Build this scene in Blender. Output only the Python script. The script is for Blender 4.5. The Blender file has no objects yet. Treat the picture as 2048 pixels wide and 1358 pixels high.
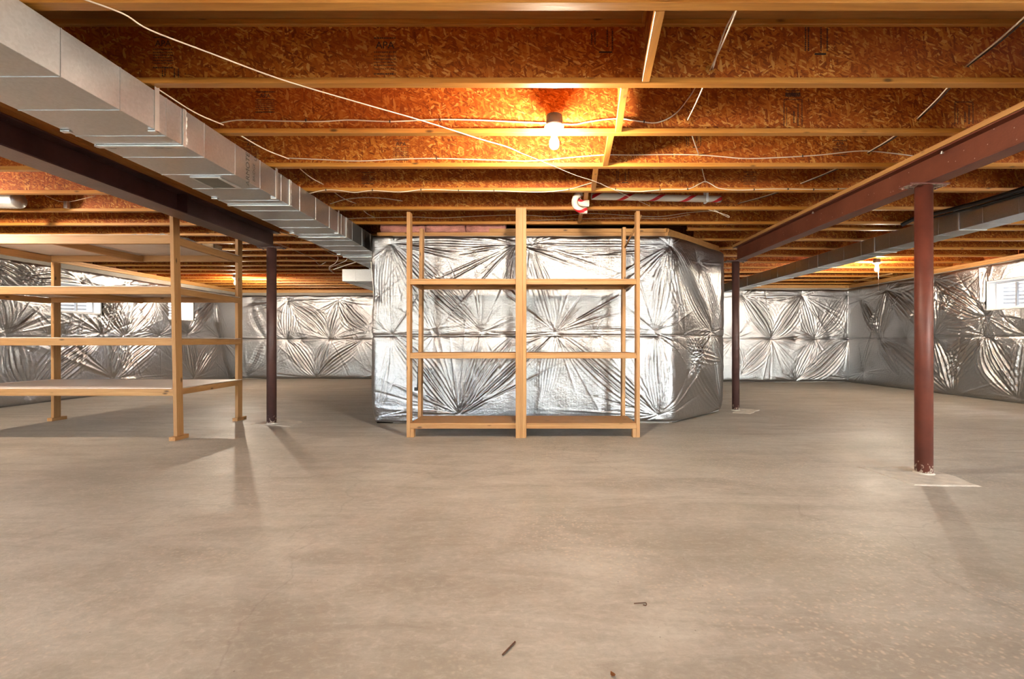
import bpy, bmesh, math, random
import numpy as np
from mathutils import Vector, Matrix

# ------------------------------------------------------------------ scene, camera, light, exposure
S = bpy.context.scene
COL = S.collection
F, VX, VY, H = 933.0, 1068.0, 685.0, 0.99      # focal length in pixels, vanishing point, eye height
cam_d = bpy.data.cameras.new('camera'); cam = bpy.data.objects.new('camera', cam_d); COL.objects.link(cam)
cam.location = (0, 0, H); cam.rotation_euler = (math.pi/2, 0, 0)
cam_d.sensor_width = 36; cam_d.lens = 36*F/2048
cam_d.shift_x = -(VX-1024)/2048; cam_d.shift_y = (VY-679)/2048
cam_d.clip_start = 0.05
S.camera = cam
S.view_settings.view_transform = 'Standard'; S.view_settings.look = 'None'
S.view_settings.gamma = 1; S.view_settings.use_curve_mapping = False
S.view_settings.exposure = 1.38
BULB = 200.0        # emission strength of the lamp glass
WARM = (1.0, 0.84, 0.65)
W = bpy.data.worlds.new('world'); S.world = W; W.use_nodes = True
nt = W.node_tree; nt.nodes.clear()
sky = nt.nodes.new('ShaderNodeTexSky'); sky.sky_type = 'NISHITA'; sky.sun_disc = False
sky.sun_elevation = math.radians(48); sky.sun_rotation = math.radians(60)
bg = nt.nodes.new('ShaderNodeBackground'); bg.inputs[1].default_value = 18.0
wo = nt.nodes.new('ShaderNodeOutputWorld')
wm = nt.nodes.new('ShaderNodeMix'); wm.data_type = 'RGBA'; wm.inputs[0].default_value = 0.85
wm.inputs[7].default_value = (1.0, 0.96, 0.9, 1)
nt.links.new(sky.outputs[0], wm.inputs[6])
nt.links.new(wm.outputs[2], bg.inputs[0]); nt.links.new(bg.outputs[0], wo.inputs[0])
S.cycles.max_bounces = 8; S.cycles.diffuse_bounces = 5; S.cycles.glossy_bounces = 5
S.cycles.transparent_max_bounces = 8
S.cycles.sample_clamp_indirect = 6.0
S.cycles.caustics_reflective = False
def portal(loc, rot, sx, sy):
    d = bpy.data.lights.new('daylight_portal', 'AREA'); d.shape = 'RECTANGLE'; d.size = sx; d.size_y = sy
    d.cycles.is_portal = True
    o = bpy.data.objects.new('daylight_portal', d); COL.objects.link(o); o.location = loc; o.rotation_euler = rot
portal((5.4, -2.85, 1.05), (math.pi/2, 0, math.pi), 2.4, 2.05)       # faces +Y into the room
portal((-5.4, -2.85, 1.5), (math.pi/2, 0, math.pi), 2.4, 1.15)

# ------------------------------------------------------------------ helpers
rnd = random.Random(7)
def P(px, py, Y):
    return Vector(((px-VX)*Y/F, Y, H-(py-VY)*Y/F))
def tag(o, label=None, cat=None, group=None, kind=None):
    if label: o['label'] = label
    if cat: o['category'] = cat
    if group: o['group'] = group
    if kind: o['kind'] = kind
    return o
def empty(name, loc, label, cat, group=None):
    o = bpy.data.objects.new(name, None); COL.objects.link(o); o.location = loc; o.empty_display_size = .1
    return tag(o, label, cat, group)
def link(name, me, mat=None, parent=None):
    o = bpy.data.objects.new(name, me); COL.objects.link(o)
    if mat is not None: me.materials.append(mat)
    if parent is not None:
        o.parent = parent; o.matrix_parent_inverse = parent_inv(parent)
    return o
def parent_inv(p):
    m = Matrix.Translation(p.location) @ p.rotation_euler.to_matrix().to_4x4()
    q = p.parent
    while q is not None:
        m = (Matrix.Translation(q.location) @ q.rotation_euler.to_matrix().to_4x4()) @ q_inv_fix(p) @ m
        p = q; q = q.parent
    return m.inverted()
def q_inv_fix(p): return p.matrix_parent_inverse
def bm_box(bm, x0, x1, y0, y1, z0, z1, bev=0.0, M=None):
    r = bmesh.ops.create_cube(bm, size=1.0)
    vs = r['verts']
    for v in vs:
        v.co = Vector(((x0+x1)/2+v.co.x*(x1-x0), (y0+y1)/2+v.co.y*(y1-y0), (z0+z1)/2+v.co.z*(z1-z0)))
        if M is not None: v.co = M @ v.co
    if bev > 0:
        es = list({e for v in vs for e in v.link_edges})
        bmesh.ops.bevel(bm, geom=es, offset=bev, segments=1, affect='EDGES')
def finish(name, bm, mat, parent=None, smooth=False):
    me = bpy.data.meshes.new(name); bm.to_mesh(me); bm.free()
    if smooth: me.polygons.foreach_set('use_smooth', [True]*len(me.polygons))
    return link(name, me, mat, parent)
def centre(o):
    """put the origin of a mesh object in the middle of its mesh"""
    me = o.data; n = len(me.vertices); co = np.empty(n*3); me.vertices.foreach_get('co', co); co = co.reshape(-1, 3)
    c = (co.min(0)+co.max(0))/2; me.vertices.foreach_set('co', (co-c).ravel()); me.update()
    if o.parent is None: o.location = Vector(c)
    else: o.location = Vector(c)
    return o
def box(name, x0, x1, y0, y1, z0, z1, mat, parent=None, bev=0.002, M=None):
    bm = bmesh.new(); bm_box(bm, x0, x1, y0, y1, z0, z1, bev, M)
    return centre(finish(name, bm, mat, parent))
def boxes(name, lst, mat, parent=None, bev=0.0):
    bm = bmesh.new()
    for b in lst: bm_box(bm, *b, bev)
    return centre(finish(name, bm, mat, parent))
def smooth_pts(pts, n=6):
    """Catmull-Rom through the points"""
    pts = [Vector(p) for p in pts]
    if len(pts) < 3: return pts
    out = []
    ext = [pts[0]*2-pts[1]]+pts+[pts[-1]*2-pts[-2]]
    for i in range(1, len(ext)-2):
        a, b, c, d = ext[i-1:i+3]
        for k in range(n):
            t = k/n
            out.append(0.5*((2*b)+(c-a)*t+(2*a-5*b+4*c-d)*t*t+(3*b-a-3*c+d)*t*t*t))
    out.append(pts[-1]); return out
def bm_tube(bm, pts, r, seg=8, caps=True, radii=None, flat=1.0):
    pts = [Vector(p) for p in pts]; rings = []
    up = None
    for i, p in enumerate(pts):
        t = (pts[min(i+1, len(pts)-1)]-pts[max(i-1, 0)]).normalized()
        if up is None:
            up = Vector((0, 0, 1)) if abs(t.z) < .9 else Vector((1, 0, 0))
        s = t.cross(up).normalized(); up = s.cross(t).normalized()
        rr = radii[i] if radii else r
        rings.append([bm.verts.new(p+s*math.cos(2*math.pi*k/seg)*rr+up*math.sin(2*math.pi*k/seg)*rr*flat) for k in range(seg)])
    for a, b in zip(rings, rings[1:]):
        for k in range(seg):
            bm.faces.new((a[k], a[(k+1) % seg], b[(k+1) % seg], b[k]))
    if caps:
        bm.faces.new(rings[0][::-1]); bm.faces.new(rings[-1])
    return rings
def tube(name, pts, r, mat, parent=None, seg=8, sm=True, n=6, **kw):
    bm = bmesh.new(); bm_tube(bm, smooth_pts(pts, n) if sm else pts, r, seg, **kw)
    bmesh.ops.recalc_face_normals(bm, faces=bm.faces)
    return centre(finish(name, bm, mat, parent, smooth=True))
def lathe(name, prof, c, mat, parent=None, seg=24, smooth=True):
    bm = bmesh.new(); rings = []
    for (r, z) in prof:
        rings.append([bm.verts.new((c[0]+r*math.cos(2*math.pi*k/seg), c[1]+r*math.sin(2*math.pi*k/seg), c[2]+z)) for k in range(seg)])
    for a, b in zip(rings, rings[1:]):
        for k in range(seg):
            bm.faces.new((a[k], a[(k+1) % seg], b[(k+1) % seg], b[k]))
    bm.faces.new(rings[0][::-1]); bm.faces.new(rings[-1])
    bmesh.ops.remove_doubles(bm, verts=bm.verts, dist=1e-5)
    bmesh.ops.recalc_face_normals(bm, faces=bm.faces)
    o = finish(name, bm, mat, parent, smooth=smooth)
    return centre(o)

# ------------------------------------------------------------------ materials
class NT:
    def __init__(s, name):
        s.m = bpy.data.materials.new(name); s.m.use_nodes = True; s.t = s.m.node_tree
        s.b = s.t.nodes['Principled BSDF']
        s.L = s.t.links.new
    def n(s, typ, **kw):
        x = s.t.nodes.new('ShaderNode'+typ)
        for k, v in kw.items(): setattr(x, k, v)
        return x
    def coord(s, scale=(1, 1, 1), rot=(0, 0, 0), randomize=True, out='Object'):
        tc = s.n('TexCoord'); mp = s.n('Mapping'); mp.inputs['Scale'].default_value = scale; mp.inputs['Rotation'].default_value = rot
        if randomize:
            oi = s.n('ObjectInfo'); mu = s.n('VectorMath', operation='SCALE'); mu.inputs[0].default_value = (13.7, 31.1, 57.3)
            s.L(oi.outputs['Random'], mu.inputs['Scale']); ad = s.n('VectorMath', operation='ADD')
            s.L(tc.outputs[out], ad.inputs[0]); s.L(mu.outputs[0], ad.inputs[1]); s.L(ad.outputs[0], mp.inputs[0])
        else: s.L(tc.outputs[out], mp.inputs[0])
        return mp.outputs[0]
    def noise(s, vec, scale, detail=3, rough=.5, dist=0.0):
        x = s.n('TexNoise'); x.inputs['Scale'].default_value = scale; x.inputs['Detail'].default_value = detail
        x.inputs['Roughness'].default_value = rough; x.inputs['Distortion'].default_value = dist
        if vec is not None: s.L(vec, x.inputs['Vector'])
        return x.outputs['Fac']
    def ramp(s, fac, stops, interp='LINEAR'):
        x = s.n('ValToRGB'); x.color_ramp.interpolation = interp; e = x.color_ramp.elements
        while len(e) < len(stops): e.new(.5)
        for k, (p, c) in enumerate(stops):
            e[k].position = p; e[k].color = (c, c, c, 1) if isinstance(c, (int, float)) else (*c, 1)
        s.L(fac, x.inputs[0]); return x.outputs[0]
    def mix(s, fac, a, b, mode='MIX'):
        x = s.n('Mix', data_type='RGBA', blend_type=mode)
        for i, v in ((0, fac), (6, a), (7, b)):
            if isinstance(v, (int, float)): x.inputs[i].default_value = v
            elif isinstance(v, tuple): x.inputs[i].default_value = (*v, 1)
            else: s.L(v, x.inputs[i])
        return x.outputs[2]
    def math(s, op, a, b=0.0):
        x = s.n('Math', operation=op)
        for i, v in ((0, a), (1, b)):
            if isinstance(v, (int, float)): x.inputs[i].default_value = v
            else: s.L(v, x.inputs[i])
        return x.outputs[0]
    def bump(s, h, dist, strength=1.0, normal=None):
        x = s.n('Bump'); x.inputs['Distance'].default_value = dist; x.inputs['Strength'].default_value = strength
        s.L(h, x.inputs['Height'])
        if normal is not None: s.L(normal, x.inputs['Normal'])
        s.L(x.outputs[0], s.b.inputs['Normal']); return x.outputs[0]
    def set(s, **kw):
        for k, v in kw.items():
            k = k.replace('_', ' ')
            i = s.b.inputs[k]
            if isinstance(v, (int, float)): i.default_value = v
            elif isinstance(v, tuple): i.default_value = (*v, 1)
            else: s.L(v, i)
        return s.m
def simple(name, col, rough=.5, metal=0.0, var=0.12, scale=6, bump=0.0):
    t = NT(name); v = t.coord()
    f = t.noise(v, scale, 4)
    c = t.mix(t.ramp(f, [(.3, 0.0), (.7, 1.0)]), tuple(x*(1-var) for x in col), tuple(min(1, x*(1+var)) for x in col))
    if bump: t.bump(t.noise(v, scale*12, 3), bump)
    return t.set(Base_Color=c, Roughness=rough, Metallic=metal)
def wood(name, axis, dark, light, knots=True, rough=.55):
    """sawn softwood with the grain along the axis"""
    t = NT(name); sc = [22, 22, 22]; sc[axis] = 1.1
    v = t.coord(tuple(sc))
    g = t.noise(v, 1.0, 5, .6, .7)
    fine = t.noise(v, 6.0, 3, .6)
    c = t.mix(t.ramp(g, [(.32, 0.0), (.68, 1.0)]), dark, light)
    c = t.mix(t.math('MULTIPLY', t.ramp(fine, [(.45, 0.0), (.7, 1.0)]), .35), c, tuple(x*.6 for x in dark))
    oi = t.n('ObjectInfo')
    c = t.mix(t.math('MULTIPLY', oi.outputs['Random'], .35), c, tuple(x*.72 for x in dark))
    if knots:
        k = [9, 9, 9]; k[axis] = 3.6
        vo = t.n('TexVoronoi'); t.L(t.coord(tuple(k)), vo.inputs['Vector']); vo.inputs['Scale'].default_value = 1.0
        kk = t.ramp(vo.outputs['Distance'], [(.05, 1.0), (.13, 0.0)])
        c = t.mix(kk, c, tuple(x*.25 for x in dark))
    t.bump(t.mix(.5, g, fine), .0012)
    return t.set(Base_Color=c, Roughness=rough)
def osb(name):
    """oriented strand board: flakes of random tone and direction"""
    t = NT(name)
    base = t.coord()
    c = None
    dist = t.n('TexNoise'); dist.inputs['Scale'].default_value = 9; dist.inputs['Detail'].default_value = 2; t.L(base, dist.inputs['Vector'])
    off = t.n('VectorMath', operation='SCALE'); t.L(dist.outputs['Color'], off.inputs[0]); off.inputs['Scale'].default_value = .03
    cols = [[(0.0, (.16, .028, .002)), (.30, (.29, .062, .004)), (.60, (.39, .100, .007)), (.85, (.52, .19, .024)), (1.0, (.64, .33, .08))]]*3
    lay = []
    for k, (ang, s1, s2) in enumerate([(.5, 24, 95), (1.75, 20, 80), (2.7, 30, 110)]):
        ad = t.n('VectorMath', operation='ADD'); t.L(base, ad.inputs[0]); t.L(off.outputs[0], ad.inputs[1])
        mp = t.n('Mapping'); mp.inputs['Rotation'].default_value = (0, ang, 0); t.L(ad.outputs[0], mp.inputs[0])
        m2 = t.n('Mapping'); m2.inputs['Scale'].default_value = (s1, 6, s2); t.L(mp.outputs[0], m2.inputs[0])
        vo = t.n('TexVoronoi'); vo.inputs['Scale'].default_value = 1; t.L(m2.outputs[0], vo.inputs['Vector'])
        sp = t.n('SeparateColor'); t.L(vo.outputs['Color'], sp.inputs[0])
        lay.append((t.ramp(sp.outputs[0], cols[k]), sp.outputs[1], vo.outputs['Distance'], sp.outputs[2]))
    c = lay[0][0]; hgt = lay[0][1]
    c = t.mix(t.ramp(lay[1][3], [(.50, 0.0), (.52, 1.0)]), c, lay[1][0])
    c = t.mix(t.ramp(lay[2][3], [(.62, 0.0), (.64, 1.0)]), c, lay[2][0])
    hgt = t.mix(.5, lay[0][1], lay[1][1])
    big = t.noise(base, 3.0, 3)
    c = t.mix(t.ramp(big, [(.35, .45), (.65, 0.0)]), c, (.29, .055, .004))
    t.bump(hgt, .0010)
    return t.set(Base_Color=c, Roughness=.68, Specular_IOR_Level=.3)
M_OSB = osb('osb_web')
FD, FL = (.44, .17, .022), (.64, .30, .060)
M_LVL = wood('flange_lumber', 0, FD, FL, rough=.45)
M_LVLY = wood('block_flange_lumber', 1, FD, FL, rough=.45)
PD, PL = (.40, .195, .068), (.55, .31, .125)
M_PX, M_PY, M_PZ = (wood('pine_along_'+'xyz'[a], a, PD, PL) for a in range(3))
M_PLATE = wood('sill_lumber', 1, (.45, .21, .06), (.62, .34, .12))
M_PLATEX = wood('plate_lumber', 0, (.45, .21, .06), (.62, .34, .12))
M_PANEL = simple('hardboard_panel', (.76, .68, .62), .5, 0, .05, 9)
def foil_mat():
    t = NT('foil_facing')
    tc = t.n('TexCoord'); sp = t.n('SeparateXYZ'); t.L(tc.outputs['UV'], sp.inputs[0])
    a = t.math('SINE', t.math('MULTIPLY', t.math('ADD', sp.outputs[0], t.math('MULTIPLY', sp.outputs[1], .5)), 2*math.pi/.015))
    b = t.math('SINE', t.math('MULTIPLY', t.math('SUBTRACT', sp.outputs[0], t.math('MULTIPLY', sp.outputs[1], .5)), 2*math.pi/.015))
    w = t.math('MULTIPLY', a, b)
    v = t.n('Mapping'); v.inputs['Scale'].default_value = (1, 1, 1); t.L(tc.outputs['UV'], v.inputs[0])
    cr = t.noise(v.outputs[0], 28, 4, .6, .4)
    big = t.noise(v.outputs[0], 3.0, 3)
    h = t.math('ADD', t.math('MULTIPLY', w, .17), t.math('MULTIPLY', cr, 1.7))
    t.bump(h, .003, 1.0)
    rgh = t.ramp(big, [(.3, .285), (.7, .34)])
    col = t.mix(t.ramp(w, [(.25, 0.0), (.8, 1.0)]), (.47, .47, .48), (.26, .26, .265))
    return t.set(Base_Color=col, Roughness=rgh, Metallic=1.0)
M_FOIL = foil_mat()
def galv_mat(name, col, r0, r1):
    t = NT(name); v = t.coord()
    vo = t.n('TexVoronoi'); vo.inputs['Scale'].default_value = 90; t.L(v, vo.inputs['Vector'])
    sp = t.n('SeparateColor'); t.L(vo.outputs['Color'], sp.inputs[0])
    n = t.noise(v, 5, 4)
    c = t.mix(sp.outputs[0], tuple(x*.9 for x in col), col)
    sc = t.coord((2, 14, 2), (0, .3, .6)); scr = t.ramp(t.noise(sc, 3, 5, .7), [(.62, 0.0), (.72, 1.0)])
    c = t.mix(t.math('MULTIPLY', scr, .35), c, (.8, .82, .8))
    t.bump(n, .0015, .3)
    return t.set(Base_Color=c, Roughness=t.ramp(n, [(.3, r0), (.7, r1)]), Metallic=.92)
M_GALV = galv_mat('galvanised_sheet', (.57, .59, .61), .285, .38)
M_GALV_D = simple('galvanised_cleat', (.74, .76, .76), .35, .9)
M_SEAL = simple('duct_sealant', (.62, .63, .62), .5, .3, .3, 40, .003)
def steel_mat(name, col, dark, spots=True, metal=.15, rough=.45):
    t = NT(name); v = t.coord(randomize=True)
    f = t.noise(v, 3.5, 5, .6)
    c = t.mix(t.ramp(f, [(.35, 0.0), (.65, 1.0)]), dark, col)
    if spots:
        vo = t.n('TexVoronoi'); vo.inputs['Scale'].default_value = 30; t.L(v, vo.inputs['Vector'])
        sp = t.n('SeparateColor'); t.L(vo.outputs['Color'], sp.inputs[0])
        k = t.math('MULTIPLY', t.ramp(vo.outputs['Distance'], [(.08, 1.0), (.14, 0.0)]), t.math('GREATER_THAN', sp.outputs[0], .93))
        c = t.mix(k, c, (.45, .33, .28))
    t.bump(t.noise(v, 60, 3), .0012)
    return t.set(Base_Color=c, Roughness=rough, Metallic=metal)
M_RED = steel_mat('red_primer_steel', (.20, .062, .034), (.145, .042, .024))
M_BROWN = steel_mat('brown_primer_steel', (.115, .052, .052), (.065, .028, .028), metal=.35, rough=.33)
def column_mat(name, col, dark):
    t = NT(name); v = t.coord(randomize=True)
    c = t.mix(t.ramp(t.noise(v, 5, 5, .65), [(.35, 0.0), (.65, 1.0)]), dark, col)
    tc = t.n('TexCoord'); sp = t.n('SeparateXYZ'); t.L(tc.outputs['Generated'], sp.inputs[0])
    low = t.ramp(sp.outputs[2], [(0.0, 1.0), (.045, .55), (.11, 0.0)])
    k = t.math('GREATER_THAN', t.math('ADD', t.noise(v, 34, 3, .6), t.math('MULTIPLY', low, .30)), .80)
    c = t.mix(k, c, (.55, .45, .36))
    return t.set(Base_Color=c, Roughness=.5, Metallic=.05)
M_COLR = column_mat('red_column_paint', (.17, .043, .026), (.11, .028, .018))
M_COLB = column_mat('brown_column_paint', (.095, .042, .036), (.06, .026, .024))
def concrete():
    t = NT('concrete_slab'); v = t.coord(randomize=False)
    big = t.noise(v, .55, 5, .6, .6); med = t.noise(v, 2.6, 6, .65, .4)
    st = t.coord((.55, 2.6, 1), (0, 0, .22), False); streak = t.noise(st, 1.7, 6, .7, .8)
    c = t.mix(t.ramp(big, [(.34, 0.0), (.66, 1.0)]), (.375, .345, .295), (.53, .50, .44))
    c = t.mix(t.ramp(streak, [(.40, .75), (.60, 0.0)]), c, (.31, .275, .225))
    c = t.mix(t.ramp(med, [(.45, 0.0), (.75, .55)]), c, (.60, .56, .49))
    # green-grey damp areas
    c = t.mix(t.ramp(t.noise(v, .9, 3, .5), [(.5, 0.0), (.68, .45)]), c, (.37, .345, .275))
    # pale aggregate flecks where the paste has worn
    vo = t.n('TexVoronoi'); vo.inputs['Scale'].default_value = 50; t.L(v, vo.inputs['Vector'])
    sp = t.n('SeparateColor'); t.L(vo.outputs['Color'], sp.inputs[0])
    fl = t.math('MULTIPLY', t.ramp(vo.outputs['Distance'], [(.20, 1.0), (.42, 0.0)]), t.math('GREATER_THAN', sp.outputs[0], .45))
    area = t.ramp(t.noise(v, .75, 4, .6), [(.46, 0.0), (.60, 1.0)])
    c = t.mix(t.math('MULTIPLY', t.math('MULTIPLY', fl, area), .42), c, (.72, .60, .46))
    gr = t.noise(t.coord((1, 1.6, 1), (0, 0, .4), False), 26, 5, .75, .6)
    c = t.mix(t.ramp(gr, [(.30, .32), (.50, 0.0)]), c, (.25, .22, .18))
    c = t.mix(t.ramp(gr, [(.52, 0.0), (.74, .40)]), c, (.66, .63, .57))
    # fine specks
    v2 = t.n('TexVoronoi'); v2.inputs['Scale'].default_value = 15; t.L(v, v2.inputs['Vector'])
    s2 = t.n('SeparateColor'); t.L(v2.outputs['Color'], s2.inputs[0])
    pit = t.math('MULTIPLY', t.ramp(v2.outputs['Distance'], [(.03, 1.0), (.06, 0.0)]), t.math('GREATER_THAN', s2.outputs[0], .72))
    c = t.mix(t.math('MULTIPLY', pit, .6), c, (.12, .09, .07))
    # cracks
    cr = t.n('TexVoronoi', feature='DISTANCE_TO_EDGE'); cr.inputs['Scale'].default_value = .32
    wv = t.n('VectorMath', operation='ADD'); ns = t.n('TexNoise'); ns.inputs['Scale'].default_value = 1.6; ns.inputs['Detail'].default_value = 5; t.L(v, ns.inputs['Vector'])
    sc = t.n('VectorMath', operation='SCALE'); sc.inputs['Scale'].default_value = .9; t.L(ns.outputs['Color'], sc.inputs[0])
    t.L(v, wv.inputs[0]); t.L(sc.outputs[0], wv.inputs[1]); t.L(wv.outputs[0], cr.inputs['Vector'])
    k = t.math('MULTIPLY', t.ramp(cr.outputs['Distance'], [(0.0, 1.0), (.003, 0.0)]), .22)
    c = t.mix(k, c, (.16, .12, .09))
    t.bump(t.mix(.5, med, t.noise(v, 60, 4)), .0035, .6)
    return t.set(Base_Color=c, Roughness=t.ramp(med, [(.3, .44), (.7, .62)]))
M_CONC = concrete()
M_PATCH = simple('patch_mortar', (.70, .64, .55), .8, 0, .14, 14, .004)
M_WALLC = simple('poured_concrete', (.34, .31, .27), .8, 0, .15, 3, .003)
M_DECK = wood('subfloor_deck', 0, (.36, .15, .035), (.47, .23, .06), knots=False)
M_PINK = simple('pink_fiberglass', (.66, .30, .25), .95, 0, .2, 10, .02)
M_CABLE = simple('cable_sheath_white', (.74, .62, .50), .5)
M_CABLEB = simple('cable_sheath_black', (.02, .02, .022), .4)
M_BLACK = simple('black_plastic', (.018, .018, .02), .42)
M_DGREY = simple('fixture_box_plastic', (.05, .055, .06), .45)
M_WHITE = simple('white_porcelain', (.85, .85, .83), .35)
M_VINYL = simple('white_vinyl', (.80, .82, .84), .35, 0, .03)
M_INK = simple('stamp_ink', (.022, .012, .010), .8)
M_INKG = simple('grey_duct_ink', (.05, .05, .045), .7)
M_TWIG = simple('rusty_twig', (.10, .04, .02), .8)
M_PLASTIC = simple('clear_sheeting', (.75, .76, .77), .22, 0, .06)
M_STAPLE = simple('cable_staple', (.05, .035, .03), .4, .5)
def pipe_mat():
    t = NT('striped_pipe'); tc = t.n('TexCoord'); sp = t.n('SeparateXYZ'); t.L(tc.outputs['UV'], sp.inputs[0])
    ph = t.math('FRACT', t.math('SUBTRACT', t.math('MULTIPLY', sp.outputs[0], 3.0), sp.outputs[1]))
    k = t.ramp(ph, [(0.0, 1.0), (.17, 1.0), (.18, 0.0)], 'CONSTANT')
    c = t.mix(k, (.90, .86, .78), (.70, .02, .03))
    return t.set(Base_Color=c, Roughness=.35)
M_PIPE = pipe_mat()
def glow(name, col, strength):
    m = bpy.data.materials.new(name); m.use_nodes = True; t = m.node_tree; t.nodes.clear()
    e = t.nodes.new('ShaderNodeEmission'); e.inputs[0].default_value = (*col, 1); e.inputs[1].default_value = strength
    o = t.nodes.new('ShaderNodeOutputMaterial'); t.links.new(e.outputs[0], o.inputs[0]); return m
M_BULB = glow('lit_bulb', WARM, BULB)
def glass_mat():
    m = bpy.data.materials.new('window_glass'); m.use_nodes = True; t = m.node_tree; t.nodes.clear()
    a = t.nodes.new('ShaderNodeBsdfTransparent'); a.inputs[0].default_value = (.93, .95, .95, 1)
    g = t.nodes.new('ShaderNodeBsdfGlossy'); g.inputs['Roughness'].default_value = .02
    x = t.nodes.new('ShaderNodeMixShader'); x.inputs[0].default_value = .06
    o = t.nodes.new('ShaderNodeOutputMaterial'); t.links.new(a.outputs[0], x.inputs[1]); t.links.new(g.outputs[0], x.inputs[2]); t.links.new(x.outputs[0], o.inputs[0]); return m
M_GLASS = glass_mat()

# ------------------------------------------------------------------ the shell
XL, XR, YB, YFL, YFR = -8.08, 7.88, -2.6, 12.72, 11.62     # foil planes of the walls
ZT = 2.42                                                   # underside of the joists
JD, FW, FH, WT = 0.356, 0.052, 0.032, 0.010                 # joist depth, flange width and height, web thickness
def struct(o): o['kind'] = 'structure'; return o
floor = struct(box('floor', XL-.3, XR+.3, YB-.3, YFL+.3, -.2, 0, M_CONC, bev=0))
ceiling = struct(box('ceiling', XL-.3, XR+.3, YB-.3, YFL+.3, ZT+JD, ZT+JD+.02, M_DECK, bev=0))
def wall_with_holes(name, axis, c0, c1, a0, a1, z1, holes):
    """solid wall; axis 'y' runs along Y at x in c0..c1; holes = (a0, a1, z0, z1)"""
    L = []
    cuts = sorted(holes); cur = a0
    for (h0, h1, hz0, hz1) in cuts:
        L.append((cur, h0, 0, z1)); L.append((h0, h1, 0, hz0)); L.append((h0, h1, hz1, z1)); cur = h1
    L.append((cur, a1, 0, z1))
    L = [l for l in L if l[3]-l[2] > 1e-4]
    if axis == 'y': B = [(c0, c1, a, b, zz0, zz1) for (a, b, zz0, zz1) in L]
    else: B = [(a, b, c0, c1, zz0, zz1) for (a, b, zz0, zz1) in L]
    return struct(boxes(name, B, M_WALLC))
WL = [(7.89, 8.68, 1.50, 2.03), (10.22, 11.01, 1.50, 2.03), (3.2, 3.99, 1.50, 2.03)]
WR = [(7.24, 8.08, 1.54, 2.05), (2.6, 3.4, 1.54, 2.05)]
FILL_HOLES = [(4.2, 6.6, 0, 2.06), (-6.6, -4.2, 0.9, 2.06)]  # openings added behind the viewer, only for fill daylight
ZW = 2.344
wall_left = wall_with_holes('wall_left', 'y', XL-.25, XL-.01, YB-.25, YFL+.25, ZW, WL)
wall_right = wall_with_holes('wall_right', 'y', XR+.01, XR+.25, YB-.25, YFR+.25, ZW, WR)
wall_front = wall_with_holes('wall_front', 'x', YB-.25, YB-.01, XL-.01, XR+.01, ZT+JD, FILL_HOLES)
wall_back = wall_with_holes('wall_back', 'x', YFL+.01, YFL+.25, XL-.01, -1.9, ZW, [])
wall_back_right = wall_with_holes('wall_back_right', 'x', YFR+.01, YFR+.25, 2.6, XR+.01, ZW, [])
# central insulated wall block: walls behind the foil
CB = [(-1.93, 5.73), (1.66, 5.73), (2.67, 6.74), (2.67, 11.7)]
def wall_path(name, pts, th, z1):
    bm = bmesh.new()
    for (a, b) in zip(pts, pts[1:]):
        a = Vector(a); b = Vector(b); d = (b-a).normalized(); n = Vector((-d.y, d.x))
        q = [a, b, b+n*th, a+n*th]
        lo = [bm.verts.new((p.x, p.y, 0)) for p in q]; hi = [bm.verts.new((p.x, p.y, z1)) for p in q]
        bm.faces.new(lo[::-1]); bm.faces.new(hi)
        for k in range(4): bm.faces.new((lo[k], lo[(k+1) % 4], hi[(k+1) % 4], hi[k]))
    return struct(centre(finish(name, bm, M_WALLC)))
wall_centre = wall_path('wall_middle', [(-1.93, 12.7)]+CB, .2, 2.30)

struct(box('leak_blocker_1', -2.2, 2.75, 11.75, 11.9, 0, ZT+JD, M_WALLC, bev=0))  # unseen panel added to keep sky light from leaking in past the block
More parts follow.
